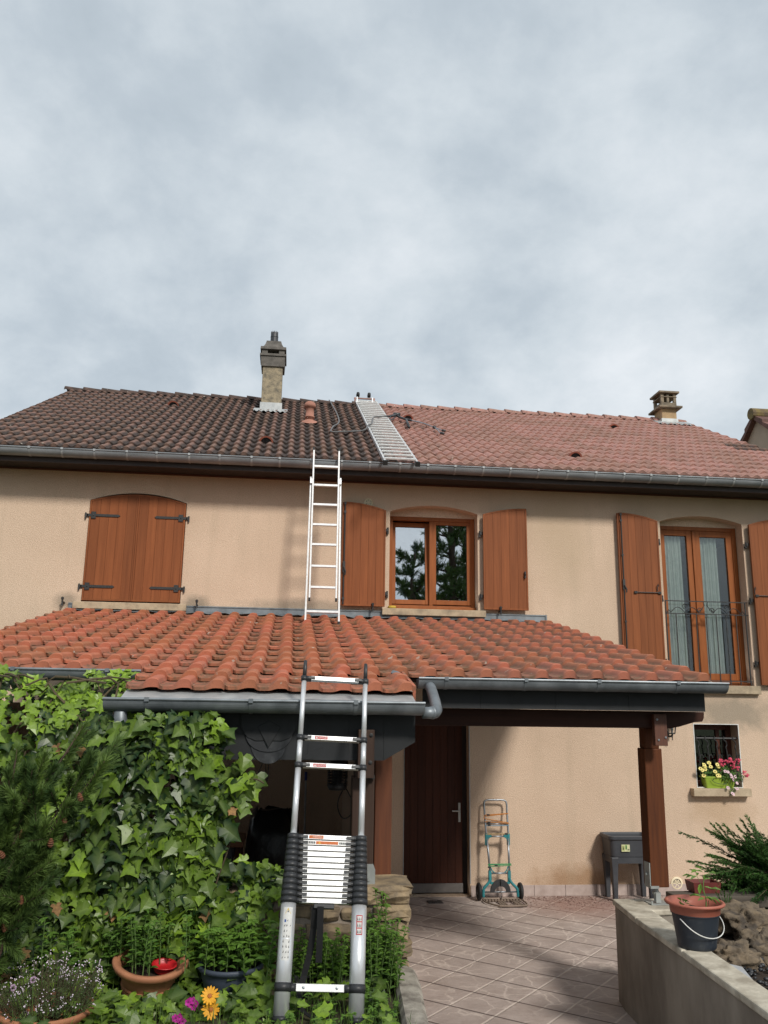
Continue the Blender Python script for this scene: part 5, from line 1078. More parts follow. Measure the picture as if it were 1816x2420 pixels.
# ---- neighbouring house at the right edge
nb = thing('neighbour_house', 'neighbouring beige house with brown verge tiles at the far right', 'house', (13, 4, 0))
ny_, nz_ = 4.3, 8.62; s2 = .78; nX = 10.0
b = MB(); b.prism([(nX, 10.5, -.05), (nX, 1.2, -.05), (nX, 1.2, nz_ - .1 - (5.6 - 1.2) * s2 + .0), (nX, 5.6, nz_ - .1), (nX, 10.5, nz_ - .1 - 4.9 * s2)], (9, 0, 0)); b.build('wall', mat('neighbour_render', (.40, .32, .25), (.35, .28, .22), rough=.95, scale=3., bump=.3), nb)
b = MB()
for sg, yend in ((1, 11.0), (-1, .7)):
    k = 0; y = 5.6
    while abs(y - 5.6) < abs(yend - 5.6):
        y2 = y + sg * .36; z1, z2 = nz_ - abs(y - 5.6) * s2, nz_ - abs(y2 - 5.6) * s2
        b.prism([(nX - .12, y, z1 - .02), (nX - .12, y2, z2 + .045), (nX - .12, y2, z2 - .11), (nX - .12, y, z1 - .11)], (9.2, 0, 0)); y = y2
b.build('roof', mat('neighbour_tile', (.15, .075, .06), (.10, .05, .042), rough=.85, tone=.2), nb)
b = MB(); b.tube([(nX - .16, 5.6, nz_ + .0), (nX + 9, 5.6, nz_)], .13, 12); b.build('ridge_cap', mat('mossy_tile', (.20, .15, .05), (.10, .07, .05), rough=.9, scale=6.), nb)

# ================================================================== plants
IV_R = [(0, .08), (.16, -.10), (.34, -.08), (.50, .08), (.36, .26), (.47, .40), (.60, .56), (.36, .58), (.24, .70), (.12, .86), (0, 1.04)]
def ivy_leaf(b, c, nrm, tip, size, tone):
    """five-lobed leaf: c stalk end, nrm upper side, tip direction of the point"""
    n_ = Vector(nrm).normalized(); t_ = Vector(tip); t_ = (t_ - n_ * t_.dot(n_)).normalized(); s_ = t_.cross(n_)
    c = Vector(c); fold = ru(.10, .34); curl = ru(-.05, .30); wv = ru(-.12, .12); k1 = ru(.8, 1.12); sk = ru(-.12, .12); k2 = ru(.75, 1.1)
    def P(x, y): return c + s_ * (x * size * k1 + sk * y * size) + t_ * (y * size) + n_ * (size * (abs(x) * fold * (1 + .4 * sin(y * 5)) - curl * (y - .3) ** 2 + wv * x * 2 * y))
    R_ = [(x * (k2 if 4 <= i <= 7 else 1), y) for i, (x, y) in enumerate(IV_R)]
    mid = [(0, .36), (0, .66)]
    vs = [P(x, y) for x, y in R_] + [P(x, y) for x, y in mid] + [P(-x, y) for x, y in R_[1:-1]]
    L0 = 13; a = len(R_)
    fs = [(0, 1, 2, 3, 4, 11), (4, 5, 6, 7, 12, 11), (7, 8, 9, 10, 12)]
    mp = lambda i: 0 if i == 0 else (10 if i == 10 else (i if i >= 11 else L0 + i - 1))
    fs += [tuple(mp(i) for i in reversed(f)) for f in fs]
    rise = [0.] * len(vs); rise[0] = 1.; rise[11] = .85; rise[12] = .7; rise[10] = .25
    b.add(vs, fs, tone=tone, rise=rise)
def oval_leaf(b, c, nrm, tip, size, wd, tone, curl=.2):
    n_ = Vector(nrm).normalized(); t_ = Vector(tip); t_ = (t_ - n_ * t_.dot(n_)).normalized(); s_ = t_.cross(n_); c = Vector(c)
    P = lambda x, y: c + s_ * (x * size * wd) + t_ * (y * size) + n_ * (size * (abs(x) * .25 - curl * y * y))
    b.add([P(0, 0), P(.35, .25), P(.5, .5), P(.3, .8), P(0, 1), P(-.3, .8), P(-.5, .5), P(-.35, .25), P(0, .5)], [(0, 1, 2, 8), (2, 3, 4, 8), (4, 5, 6, 8), (6, 7, 0, 8)], tone=tone, rise=[.5, 0, 0, 0, 0, 0, 0, 0, .5])
def rv(s=1.): return Vector((random.gauss(0, s), random.gauss(0, s), random.gauss(0, s)))
def ivy(name, label, cat, loc, sampler, n, size, young, stems, group=None, parent=None, m=None):
    t = thing(name, label, cat, loc, group)
    b = MB()
    for k in range(n):
        p, nr, yg, sc = sampler()
        nr = (Vector(nr) + rv(.42)).normalized(); tip = Vector((ru(-.9, .9), -.2, -.8)) + rv(.45)
        if abs(nr.z) > .8: tip = Vector((ru(-1, 1), ru(-1, .4), -.1))
        ivy_leaf(b, p, nr, tip, size * sc * (ru(.42, .8) if rnd() < .4 else ru(.8, 1.45)), max(0, min(1, random.gauss(yg, .24))))
    b.build('leaves', m or IVY, t)
    b = MB()
    for k in range(9):
        p, nr, yg, sc = sampler(); ivy_leaf(b, (p[0], p[1] - .02, p[2]), Vector(nr) + rv(.4), Vector((ru(-.8, .8), -.2, -.8)), size * ru(.6, 1), rnd())
    b.build('dry_leaves', DRYLEAF, t)
    b = MB()
    for s in stems: b.tube(smooth_path([Vector(q) + rv(.008) for q in s], 4), ru(.004, .009), 5)
    if stems: b.build('stems', STEM, t)
    return t
def pnoise(x, y, s=1.): return noise.noise(Vector((x * s, y * s, 11.3)))
DRYLEAF = mat('dry_leaf', (.30, .17, .06), (.17, .085, .035), rough=.8, scale=40., tone=.3)
# A: hedge of ivy swallowing the left side of the porch
def sA():
    while True:
        x = ru(-3.1, -1.02); top = 2.42 + .12 * pnoise(x, 0, 3) + .10 * max(0, 1 - abs(x + 1.25) / .35)
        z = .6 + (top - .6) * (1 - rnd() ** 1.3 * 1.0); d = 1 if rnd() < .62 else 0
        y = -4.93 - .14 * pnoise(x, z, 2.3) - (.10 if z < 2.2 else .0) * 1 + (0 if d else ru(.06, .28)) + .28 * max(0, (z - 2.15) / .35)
        upn = max(0, (z - 2.1) / .4); yg = (.66 + .3 * pnoise(x, z, 4) if z > 2.12 else .22 + .55 * max(0, pnoise(x, z, 3.1))) if d else .02  # inner leaves toned near black to stand for shade inside the hedge
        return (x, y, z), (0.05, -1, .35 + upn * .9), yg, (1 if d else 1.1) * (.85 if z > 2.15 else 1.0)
stA = [[(x, -4.85, .55), (x + ru(-.2, .2), -4.95, 1.2), (x + ru(-.3, .3), -4.9, 1.9), (x + ru(-.3, .3), -4.75, 2.4), (x + ru(-.3, .3), -4.85, ru(2.36, 2.44))] for x in [-3 + .12 * k for k in range(17)]]
ivy('ivy_hedge', 'tall mass of ivy with bright new shoots climbing into the left gutter', 'ivy', (-2, -4.95, .6), sA, 2350, .086, .3, stA)
# B: ivy column round the left front post and downpipe
def sB():
    while True:
        z = ru(.75, 2.20); f = (z - .75) / 1.45
        xr = [-.30, -.30, -.36, -.42, -.34, -.25, -.42, -.38][min(7, int(f * 8))] + .05 * pnoise(z, 1, 6)
        if rnd() < .06 and 1.66 < z < 1.95: x = ru(xr, -.16 - .5 * abs(z - 1.79)); y = -5.26
        else:
            x = ru(-1.22, xr)
            if x < -1.0 and rnd() < .4: continue
            y = -5.34 - .13 * cos((x + .72) / .45 * 1.4) + ru(0, .04)
        if rnd() < .30: y += ru(.06, .24); return (x, y, z), (0, -1, .2), .03, 1.1  # set-back leaves darkened in colour as shade within the column
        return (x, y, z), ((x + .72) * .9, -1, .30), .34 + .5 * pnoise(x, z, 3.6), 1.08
stB = [[(x, -5.22, .6), (x + .08, -5.3, 1.1), (x + ru(-.1, .2), -5.32, 1.6), (x + ru(-.1, .25), -5.3, 2.1)] for x in (-1.0, -.9, -.8, -.7, -.6, -.5)] + [[(-.5, -5.25, 1.6), (-.35, -5.28, 1.75), (-.2, -5.26, 1.80), (-.13, -5.26, 1.78)]]
ivy('ivy_column', 'glossy ivy column wrapping the front post left of the telescopic ladder', 'ivy', (-.75, -5.2, .6), sB, 1350, .096, .3, stB)
# C: ivy spilling over the stone wall
def sC():
    while True:
        x = ru(-1.7, .04); top = 1.30 - .10 * max(0, x + .5) + .05 * pnoise(x, 3, 4)
        z = ru(.62, top)
        if x > -.30 and z < .98 + .10 * pnoise(x, z, 5) and rnd() < .93: continue
        if x > -.06 and z < 1.1: continue
        y = -5.30 - .10 * (1 - (z - .6) / .7) + .05 * pnoise(x, z, 4)
        if rnd() < .3: return (x, y + ru(.03, .1), z), (0, -1, .3), .04, 1.05  # back layer gets a dark tone, painting the shade beneath the ivy
        return (x, y - (0 if z < 1.15 else -.12), z), (0, -1, .45 if z < 1.15 else 1.0), .30 + .55 * pnoise(x, z, 2.6) + (.12 if z > 1.12 else 0), .92
ivy('ivy_on_wall', 'dark and light ivy hanging over the stone wall behind the flower pots', 'ivy', (-.7, -5.2, .6), sC, 1550, .082, .3, [[(x, -5.25, .6), (x + ru(-.1, .1), -5.27, .9), (x + ru(-.2, .2), -5.2, 1.2)] for x in [-1.5 + .12 * k for k in range(13)]])
# D: ground cover
gm = MB()
for k in range(1500):
    x = ru(-2.6, .60); y = ru(-6.7, -5.3)
    if abs(x - .23) < .32 and rnd() < .75: continue
    if -.62 < x < -.24 and y < -5.84: continue
    if x < -.9 and y < -5.75 and rnd() < .5: continue
    g = .60 + .035 * noise.noise(Vector((x * 2.2, y * 2.2, 0))); h = ru(.02, .13) * (1 + .5 * pnoise(x, y, 3))
    ivy_leaf(gm, (x, y, g + h), (ru(-.5, .5), ru(-.75, .1), 1), (ru(-1, 1), ru(-1, .6), -.15), ru(.05, .105), max(0, min(1, random.gauss(.42 + .4 * pnoise(x, y, 2), .2))))
for k in range(75):
    x = ru(-1.0, -.02); y = -5.80 + ru(-.08, .12); z = ru(.62, .70) - .25 * max(0, y + 5.72)
    if -.42 < x < -.28 and y < -5.8: continue
    ivy_leaf(gm, (x, y, z), (ru(-.5, .5), -.8, .8), (ru(-1, 1), ru(-.8, .2), -.4), ru(.05, .1), max(0, min(1, random.gauss(.5, .22))))
gm.build('ground_ivy', IVY, kind='stuff')
gb = MB()
for k in range(2600):
    x = ru(-2.4, .70); y = ru(-6.9, -5.3); g = .595 + .035 * noise.noise(Vector((x * 2.2, y * 2.2, 0))); a = ru(0, 2 * pi); L_ = ru(.05, .17) * (1.6 if rnd() < .06 else 1); ln = ru(.1, .5); d = Vector((cos(a), sin(a), 0)); s_ = Vector((-sin(a), cos(a), 0)) * ru(.0012, .0028)
    p0 = Vector((x, y, g)); p1 = p0 + d * L_ * ln * .4 + Vector((0, 0, L_ * .6)); p2 = p0 + d * L_ * ln + Vector((0, 0, L_ * (1 - ln * .5)))
    gb.add([p0 - s_, p0 + s_, p1 + s_ * .8, p1 - s_ * .8, p2], [(0, 1, 2, 3), (3, 2, 4)])
gb.build('grass', GRASSM, kind='stuff')

# ---- mountain pine shrub in front of the ivy hedge
def brush(b, p0, p1, n, L_, tn, wd=.0016, spread=1.0):
    """one shoot bristling with needles"""
    p0, p1 = Vector(p0), Vector(p1); ax = (p1 - p0).normalized(); q = ax.orthogonal().normalized(); q2 = ax.cross(q)
    for k in range(n):
        f = rnd() ** .8; a = ru(0, 2 * pi); r = q * cos(a) + q2 * sin(a); d = (ax * ru(.55, 1.15) + r * spread * ru(.5, 1.0) * (1 - .45 * f)).normalized()
        s0 = p0.lerp(p1, f); l_ = L_ * ru(.7, 1.15); w2 = d.cross(Vector((ru(-1, 1), ru(-1, 1), ru(-1, 1)))).normalized() * wd
        b.add([s0 - w2, s0 + w2, s0 + d * l_ * .6 + w2 * .9 + Vector((0, 0, -.04 * l_)), s0 + d * l_ + Vector((0, 0, -.09 * l_))], [(0, 1, 2, 3)], tone=max(0, min(1, tn + ru(-.18, .18))))
ps = thing('pine_shrub', 'dwarf mountain pine with upright bottlebrush shoots and small brown cones', 'pine shrub', (-1.65, -6.0, .6))
nb_ = MB(); st_ = MB(); tips = []
spec = [(-1.075, 2.13), (-.91, 1.95), (-1.22, 1.98), (-1.42, 2.0), (-1.33, 1.87), (-1.58, 1.94), (-1.02, 1.90), (-1.13, 1.80), (-1.25, 1.72), (-1.48, 1.75), (-1.62, 1.66), (-1.10, 1.62), (-1.0, 1.72), (-1.36, 1.62), (-1.5, 1.55), (-1.2, 1.48), (-1.05, 1.44), (-1.62, 1.42), (-1.38, 1.40), (-1.28, 1.30), (-1.12, 1.27), (-1.52, 1.27), (-1.66, 1.2), (-1.40, 1.15), (-1.22, 1.12), (-1.55, 1.05), (-1.75, 1.8), (-1.78, 1.5), (-1.8, 1.2), (-1.42, .98)]
for x, z in spec:
    y = -6.02 + ru(-.12, .14) - (1.9 - z) * .06; x -= .07 if z > 1.85 else .16
    tip = Vector((x, y, z)); mid = Vector((-1.62 + (x + 1.62) * .55 + ru(-.05, .05), -5.95, .85 + (z - .85) * .62)); root = Vector((-1.66 + ru(-.06, .06), -5.95, .6))
    pth = smooth_path([root, root.lerp(mid, .5) + rv(.03), mid, tip], 5); st_.tube(pth, [.016 - .012 * k / (len(pth) - 1) for k in range(len(pth))], 6)
    ax = (tip - mid).normalized(); ax = (ax + Vector((.1, -.15, .5))).normalized(); base = tip - ax * ru(.24, .34)
    brush(nb_, base, tip, 480, .074, ru(.3, .85), .0017); tips.append((base, tip, ax))
    for j in range(5):
        f = pth[int(len(pth) * ru(.45, .92))]; a2 = (ax + rv(.55) + Vector((.1, -.3, .2))).normalized(); e2 = f + a2 * ru(.12, .22)
        st_.tube([f, e2], [.005, .003], 5); brush(nb_, f + a2 * .02, e2, 300, .068, ru(.05, .6), .0017)
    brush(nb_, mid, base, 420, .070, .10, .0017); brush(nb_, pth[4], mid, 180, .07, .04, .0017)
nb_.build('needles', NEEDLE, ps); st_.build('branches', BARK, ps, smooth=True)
cb_ = MB(); cb_.lathe((0, 0, 0), [(0, -.026), (.011, -.022), (.016, -.012), (.011, -.009), (.0165, -.001), (.011, .003), (.014, .010), (.008, .013), (.009, .020), (0, .026)], 9)
first = None
for (bs, tp, ax) in tips[2:26:2] + tips[1:12:3]:
    c = bs.lerp(tp, ru(.0, .25)) + Vector((ru(-.03, .03), -.04, ru(-.02, .02)))
    if first is None:
        for i, v in enumerate(cb_.v): cb_.v[i] = (v[0] + c.x, v[1] + c.y, v[2] + c.z)
        first = cb_.build('cone', CONE, ps)
    else: o = inst(first, c, ps); o.rotation_euler = (ru(-.6, .6), ru(-.6, .6), 0)

# ---- juniper by the house wall
jn = thing('juniper', 'spreading dark green juniper with feathery arching sprays at the right edge', 'juniper', (5.35, -1.75, .05))
b = MB(); s2b = MB()
for k in range(170):
    az = ru(pi * .62, pi * 1.42) if k < 125 else ru(-.4, .8) + pi * (k % 2) * .5; el = ru(-.05, 1.1) if k < 125 else ru(.5, 1.2)
    L_ = ru(.5, .92) * (1 if el < .8 else .85); o0 = Vector((5.25 + ru(-.12, .2), -1.85 + ru(-.2, .2), .35 + ru(-.15, .25)))
    d0 = Vector((cos(az) * cos(el), sin(az) * cos(el) * .75, sin(el))); pts = [o0 + d0 * L_ * f + Vector((-.05 * f, 0, -.22 * L_ * f * f * (1 - el * .6))) for f in (0, .2, .4, .6, .8, 1)]
    pth = smooth_path(pts, 4); s2b.tube(pth, [.006 - .005 * i / (len(pth) - 1) for i in range(len(pth))], 5)
    dk = ru(.0, .55)
    for i in range(4, len(pth) - 1):
        f = i / len(pth); ax = (pth[i + 1] - pth[i]).normalized()
        for sd_ in (-1, 1):
            sv = (ax * .9 + ax.cross(Vector((0, 0, 1))).normalized() * sd_ * .65 + rv(.18)).normalized(); e2 = pth[i] + sv * .15 * (1.15 - f) + Vector((0, 0, -.01))
            brush(b, pth[i], e2, 34, .028, dk + .4 * f, .0022, .7)
    brush(b, pth[-4], pth[-1] + (pth[-1] - pth[-2]) * .8, 30, .026, dk + .45, .0022, .6)
b.build('sprays', JUNI, jn); s2b.build('branches', STEM, jn)
jr = thing('juniper_shoot', 'young pale green conifer shoot sprouting beside the sleeper', 'juniper', (4.35, -2.5, .3))
b = MB()
for k in range(9): a = ru(0, 2 * pi); brush(b, (4.35 + ru(-.03, .03), -2.5, .35), (4.35 + cos(a) * .10, -2.5 + sin(a) * .08, .35 + ru(.12, .30)), 60, .03, .85, .0022, .7)
b.build('sprays', JUNI, jr)

# ---- herbs between and beside the ladder legs
def herb(name, label, cat, base, n, hgt, spreadx, spready, ls, wd, tone, whorl=.03, m=HERB, lean=.15, group=None):
    t = thing(name, label, cat, base, group); b = MB(); s_ = MB(); bz = Vector(base)
    for k in range(n):
        o0 = bz + Vector((max(-1, min(1, random.gauss(0, .5))) * spreadx, max(-1, min(1, random.gauss(0, .5))) * spready, 0)); H_ = hgt * ru(.55, 1.05); ld = Vector((ru(-1, 1), ru(-1, .6), 0)) * lean * H_
        top = o0 + ld + Vector((0, 0, H_)); pth = [o0, o0 + ld * .3 + Vector((0, 0, H_ * .5)), top]; s_.tube(pth, [.0035, .003, .002], 5)
        z = H_ * .22; a = ru(0, pi)
        while z < H_:
            f = z / H_; p = o0 + ld * f * f + Vector((0, 0, z)); sz = ls * (1.1 - .55 * f) * ru(.8, 1.2)
            for j in range(2 if rnd() < .5 else 3):
                aa = a + j * pi + ru(-.4, .4); d = Vector((cos(aa), sin(aa), ru(-.1, .5) + .5 * f)); oval_leaf(b, p, Vector((-cos(aa) * .35, -sin(aa) * .35 - .15, 1)), d, sz, wd, max(0, min(1, tone + .35 * f + ru(-.22, .22))))
            a += pi / 2 + ru(-.2, .2); z += whorl * ru(.8, 1.2)
        for j in range(5): aa = ru(0, 2 * pi); oval_leaf(b, top, (0, -.3, 1), (cos(aa), sin(aa), 1.1), ls * .55, wd, min(1, tone + .4))
    b.build('leaves', m, t); s_.build('stems', GSTEM, t); return t
herb('mint_plant', 'leafy upright mint growing against the stone wall right of the ladder', 'herb', (.60, -5.40, .6), 62, .38, .15, .2, .055, .42, .40)
herb('tall_mint', 'single tall mint stem rising before the top of the stone wall', 'herb', (.66, -5.32, .6), 5, .56, .06, .04, .055, .42, .45)
herb('lemon_balm', 'bright yellowish green herb in the grey pot between the ladder legs', 'herb', (.28, -5.46, .66), 60, .27, .24, .14, .042, .6, .62, .024)
herb('nettle_plants', 'loose green leafy plants in front of the ivy left of the terracotta pot', 'herb', (-.95, -5.45, .6), 22, .42, .5, .14, .07, .5, .25)
herb('mint_in_pot', 'young mint stalks growing in the terracotta pot', 'herb', (-.74, -5.54, .78), 24, .30, .24, .22, .055, .5, .22)
herb('hydrangea', 'dense bright green shrub filling the slate grey pot', 'shrub', (-.27, -5.5, .76), 46, .24, .24, .2, .075, .55, .42, .03)
herb('weed_patch', 'small broad leaved weeds under the bottom rung of the ladder', 'weed', (.25, -5.95, .6), 26, .13, .42, .3, .05, .5, .35)
herb('weed_patch', 'ragged weeds along the kerb below the right ladder leg', 'weed', (.55, -5.8, .6), 40, .13, .10, .7, .045, .5, .4)

# ---- flower pots
tp = thing('terracotta_pot', 'wide terracotta pot holding a red pot, sunk among the ivy', 'pot', (-.74, -5.52, .61))
b = MB(); b.lathe((-.74, -5.52, .61), [(0, 0), (.12, 0), (.155, .13), (.165, .165), (.205, .185), (.215, .21), (.207, .222), (.175, .215), (.155, .16), (.15, .12), (0, .12)], 40)
for z in (.05, .07, .09): b.lathe((-.74, -5.52, .61 + z), [(.12 + z * .28, -.008), (.128 + z * .28, 0), (.12 + z * .28, .008)], 40)
b.build('pot_body', TERRA, tp, smooth=True); b = MB(); b.disc((-.74, -5.52, .765), .162, 30); b.build('potting_soil', SOIL, tp)
b = MB(); b.lathe((-.645, -5.575, .768), [(.04, 0), (.05, .035), (.056, .037), (.056, .043), (.048, .04), (.044, .02), (0, .02)], 24, sx=1.3, axis=(.1, -.3, 1)); tp.rotation_euler = (R(11), R(5), 0); tag(b.build('red_tray', REDF, smooth=True), 'bright red plastic dish lying inside the wide terracotta pot', 'dish')
sp2 = thing('slate_pot', 'slate grey plastic flower pot with a rolled rim beside the ladder', 'pot', (-.27, -5.5, .61))
b = MB(); b.lathe((-.27, -5.5, .60), [(0, 0), (.13, 0), (.165, .12), (.170, .15), (.183, .155), (.192, .17), (.186, .185), (.168, .18), (.155, .14), (0, .14)], 44); b.build('pot_body', BLUEPOT, sp2, smooth=True)
b = MB(); b.disc((-.27, -5.5, .757), .158, 30); b.build('potting_soil', SOIL, sp2)
gp = thing('grey_pot', 'shallow grey pot half hidden behind the ladder legs', 'pot', (.27, -5.46, .6))
b = MB(); b.lathe((.27, -5.46, .59), [(0, 0), (.14, 0), (.175, .06), (.19, .065), (.196, .08), (.185, .088), (.165, .075), (0, .06)], 40); b.build('pot_body', mat('pale_grey_pot', (.24, .24, .23), (.15, .15, .145), rough=.6), gp, smooth=True)
b = MB(); b.disc((.27, -5.46, .66), .168, 30); b.build('potting_soil', SOIL, gp)
hp_ = thing('thyme_pot', 'large terracotta bowl at the bottom left, full of flowering thyme', 'pot', (-1.19, -5.92, .55))
b = MB(); b.lathe((-1.19, -5.92, .52), [(0, 0), (.15, 0), (.215, .13), (.235, .15), (.245, .17), (.236, .182), (.212, .175), (.19, .14), (0, .14)], 44); b.build('pot_body', TERRA, hp_, smooth=True)
th = thing('thyme', 'bushy thyme covered in tiny white and pale pink blossoms', 'herb', (-1.19, -5.92, .66))
b = MB(); f = MB(); s_ = MB()
for k in range(240):
    a = ru(0, 2 * pi); r = .21 * rnd() ** .5; p = Vector((-1.19 + r * cos(a), -5.92 + r * sin(a) * .9, .68)); H_ = ru(.08, .26) * (1.15 - r * 2); top = p + Vector((cos(a) * r * .45, sin(a) * r * .45 - .01, H_)); s_.tube([p, top], .0013, 4)
    for j in range(16):
        q = p.lerp(top, ru(.1, 1)); d = rv().normalized(); oval_leaf(b, q, rv(), d, ru(.008, .015), .5, ru(.1, .6))
    if rnd() < .45:
        for j in range(4):
            q = top + rv(.009) + Vector((0, -.004, .004)); f.disc(q, ru(.0022, .0038), 6, (ru(-.5, .5), -1, ru(0, 1)))
b.build('leaves', leaf_mat('thyme_leaf', (.13, .19, .06), (.055, .085, .03), rough=.6), th); s_.build('stems', STEM, th); f.build('blossoms', WHF, th)
def daisy(b, c, nrm, r, npet, wd, m_disc=1, ctr=.28, cup=.15, notch=False):
    n_ = Vector(nrm).normalized(); q = n_.orthogonal().normalized(); q2 = n_.cross(q); c = Vector(c)
    for k in range(npet):
        a = 2 * pi * k / npet + ru(-.08, .08); d = q * cos(a) + q2 * sin(a); s_ = n_.cross(d); l_ = r * ru(.88, 1.08)
        b.add([c + d * r * .15, c + d * l_ * .5 + s_ * r * wd + n_ * cup * r * .4, c + d * l_ * .85 + s_ * r * wd * .8 + n_ * cup * r, c + d * l_ + n_ * cup * r, c + d * l_ * .85 - s_ * r * wd * .8 + n_ * cup * r, c + d * l_ * .5 - s_ * r * wd + n_ * cup * r * .4], [(0, 1, 2, 3, 4, 5)])
    b.cm = m_disc; b.lathe(c, [(r * ctr, 0), (r * ctr * .8, r * .1), (0, r * .14)], 12, axis=n_); b.cm = 0
for k, (x, z, lb) in enumerate(((-.352, .735, 'upper of two golden yellow gazania flowers by the ladder foot'), (-.342, .668, 'lower of two golden yellow gazania flowers by the ladder foot'))):
    g = thing('gazania', lb, 'flower', (x, -5.9, .6), 'golden gazania flowers')
    b = MB(); daisy(b, (x, -5.92, z), (.05, -.75, .5 - .25 * k), .050, 15, .14, 1, .26, .18); b.build('flower_head', [GOLD, flat('gazania_eye', (.45, .14, .01))], g)
    b = MB(); b.tube([(x, -5.905, z - .006), (x + .01, -5.89, .6)], .0028, 6); b.build('stem', GSTEM, g)
for k, (x, z, lb) in enumerate(((-.445, .69, 'magenta petunia-like bloom left of the golden flowers'), (-.51, .625, 'lower magenta bloom at the bottom edge of the flower bed'))):
    g = thing('magenta_flower', lb, 'flower', (x, -5.9, .6), 'magenta blooms')
    b = MB()
    for j in range(6):
        c = Vector((x + ru(-.022, .022), -5.9 + ru(-.01, .01), z + ru(-.022, .025))); daisy(b, c, (ru(-.5, .5), -1, ru(.0, .7)), .019, 5, .42, 1, .12, .25)
    b.build('flower_head', [MAG, DISC], g); b = MB(); b.tube([(x, -5.89, z), (x, -5.88, .6)], .003, 6); b.build('stem', GSTEM, g)
cvs = [(-1.335, .835), (-1.41, .80), (-1.43, .72), (-1.26, .71), (-1.37, .625), (-1.24, .87), (-1.45, .65)]
for k, (x, z) in enumerate(cvs):
    g = thing('chive_flower', 'round lilac chive bloom on a thin stalk beside the thyme bowl', 'flower', (x, -6.06, .58), 'lilac chive blooms')
    b = MB()
    for j in range(60): d = rv().normalized(); q = Vector((x, -6.06, z)) + d * .010; b.add([q - d.orthogonal() * .003, q + d.orthogonal() * .003, q + d * .008], [(0, 1, 2)])
    b.build('flower_head', LIL, g); b = MB(); b.tube([(x, -6.06, z - .008), (x + .02, -6.05, .58)], .002, 5); b.build('stem', GSTEM, g)

# ---- flowers in the window box
def boxplant(name, label, cat, cx, wdx, n, hgt, z0=1.42, front=0.):
    t = thing(name, label, cat, (cx, .0, z0)); b = MB(); s_ = MB()
    for k in range(n):
        x = cx + ru(-wdx, wdx); y = ru(-.07, .04) - front * rnd(); z = z0 + hgt * rnd() ** 1.2; oval_leaf(b, (x, y, z), (ru(-.5, .5), -.5, .8), (ru(-1, 1), ru(-1, .3), ru(-.4, .8)), ru(.025, .045), .55, ru(.0, .45))
    return t, b, s_
def wpx(x, y): return (5.347 + (x - 515) * .000905 - (y - 145) * .0000, 2.09 - (y - 145) * .000823)
t, b, s_ = boxplant('yellow_daisies', 'pale yellow daisies on the left of the lime flower box', 'flower', 5.52, .11, 130, .12)
fl = MB()
for px, py in ((720, 735), (735, 790), (655, 790), (600, 840), (570, 820), (660, 830), (640, 925), (840, 760), (860, 790), (805, 865), (840, 925), (870, 925), (625, 760)):
    x, z = wpx(px - (py - 145) * .075, py); y = ru(-.11, -.06); daisy(fl, (x, y, z), (ru(-.4, .2), -1, ru(.3, .8)), .030, 12, .17, 1, .30, .08); s_.tube([(x, y + .01, z), (x * .8 + 5.54 * .2, -.02, 1.42)], .002, 4)
fl.build('flower_heads', [YEL, DISC], t); b.build('leaves', HERB, t); s_.build('stems', GSTEM, t)
t, b, s_ = boxplant('pink_geranium', 'crimson pink geranium clusters on the right of the lime flower box', 'flower', 5.74, .12, 150, .15)
for k in range(60): oval_leaf(b, (ru(5.80, 5.93), ru(-.1, -.02), ru(1.38, 1.50)), (ru(-.5, .5), -.5, .8), (ru(-1, 1), ru(-1, .3), ru(-.6, .5)), ru(.025, .04), .7, ru(.0, .35))
fl = MB()
for px, py in ((895, 700), (905, 765), (990, 710), (1055, 685), (1090, 720), (1090, 795), (1150, 690), (1140, 800), (1240, 870), (1285, 925)):
    x, z = wpx(px - (py - 145) * .075, py); y = ru(-.10, -.05)
    for j in range(9): daisy(fl, Vector((x, y, z)) + rv(.013), (ru(-.6, .6), -1, ru(0, .8)), .0135, 5, .42, 0, .1, .1)
    s_.tube([(x, y + .01, z), (x * .6 + 5.76 * .4, -.0, 1.43)], .002, 4)
fl.build('flower_heads', PNK, t); b.build('leaves', HERB, t); s_.build('stems', GSTEM, t)
t, b, s_ = boxplant('trailing_daisies', 'pale pink daisies trailing down over the front of the lime flower box', 'flower', 5.70, .06, 60, .05, 1.40, .05)
fl = MB()
for px, py in ((935, 855), (975, 865), (1020, 910), (1030, 935), (1085, 935), (1060, 980), (1100, 1030), (965, 1100), (1100, 1115), (1035, 1185), (1045, 1200)):
    x, z = wpx(px - (py - 145) * .075, py); y = -.12 - (.02 if py > 1000 else 0); daisy(fl, (x, y, z), (ru(-.4, .4), -1, ru(.1, .8)), .024, 12, .17, 1, .26, .1); s_.tube([(x, y + .008, z), (x * .7 + 5.68 * .3, -.10, (z + 1.43) / 2 + .02), (5.69, -.06, 1.43)], .002, 4)
    for j in range(6): oval_leaf(b, (x + ru(-.03, .03), y + .02, z + ru(-.01, .06)), (0, -.8, .5), (ru(-1, 1), -.4, ru(-1, .3)), .028, .5, ru(.1, .5))
fl.build('flower_heads', [WHP, DISC], t); b.build('leaves', HERB, t); s_.build('stems', GSTEM, t)

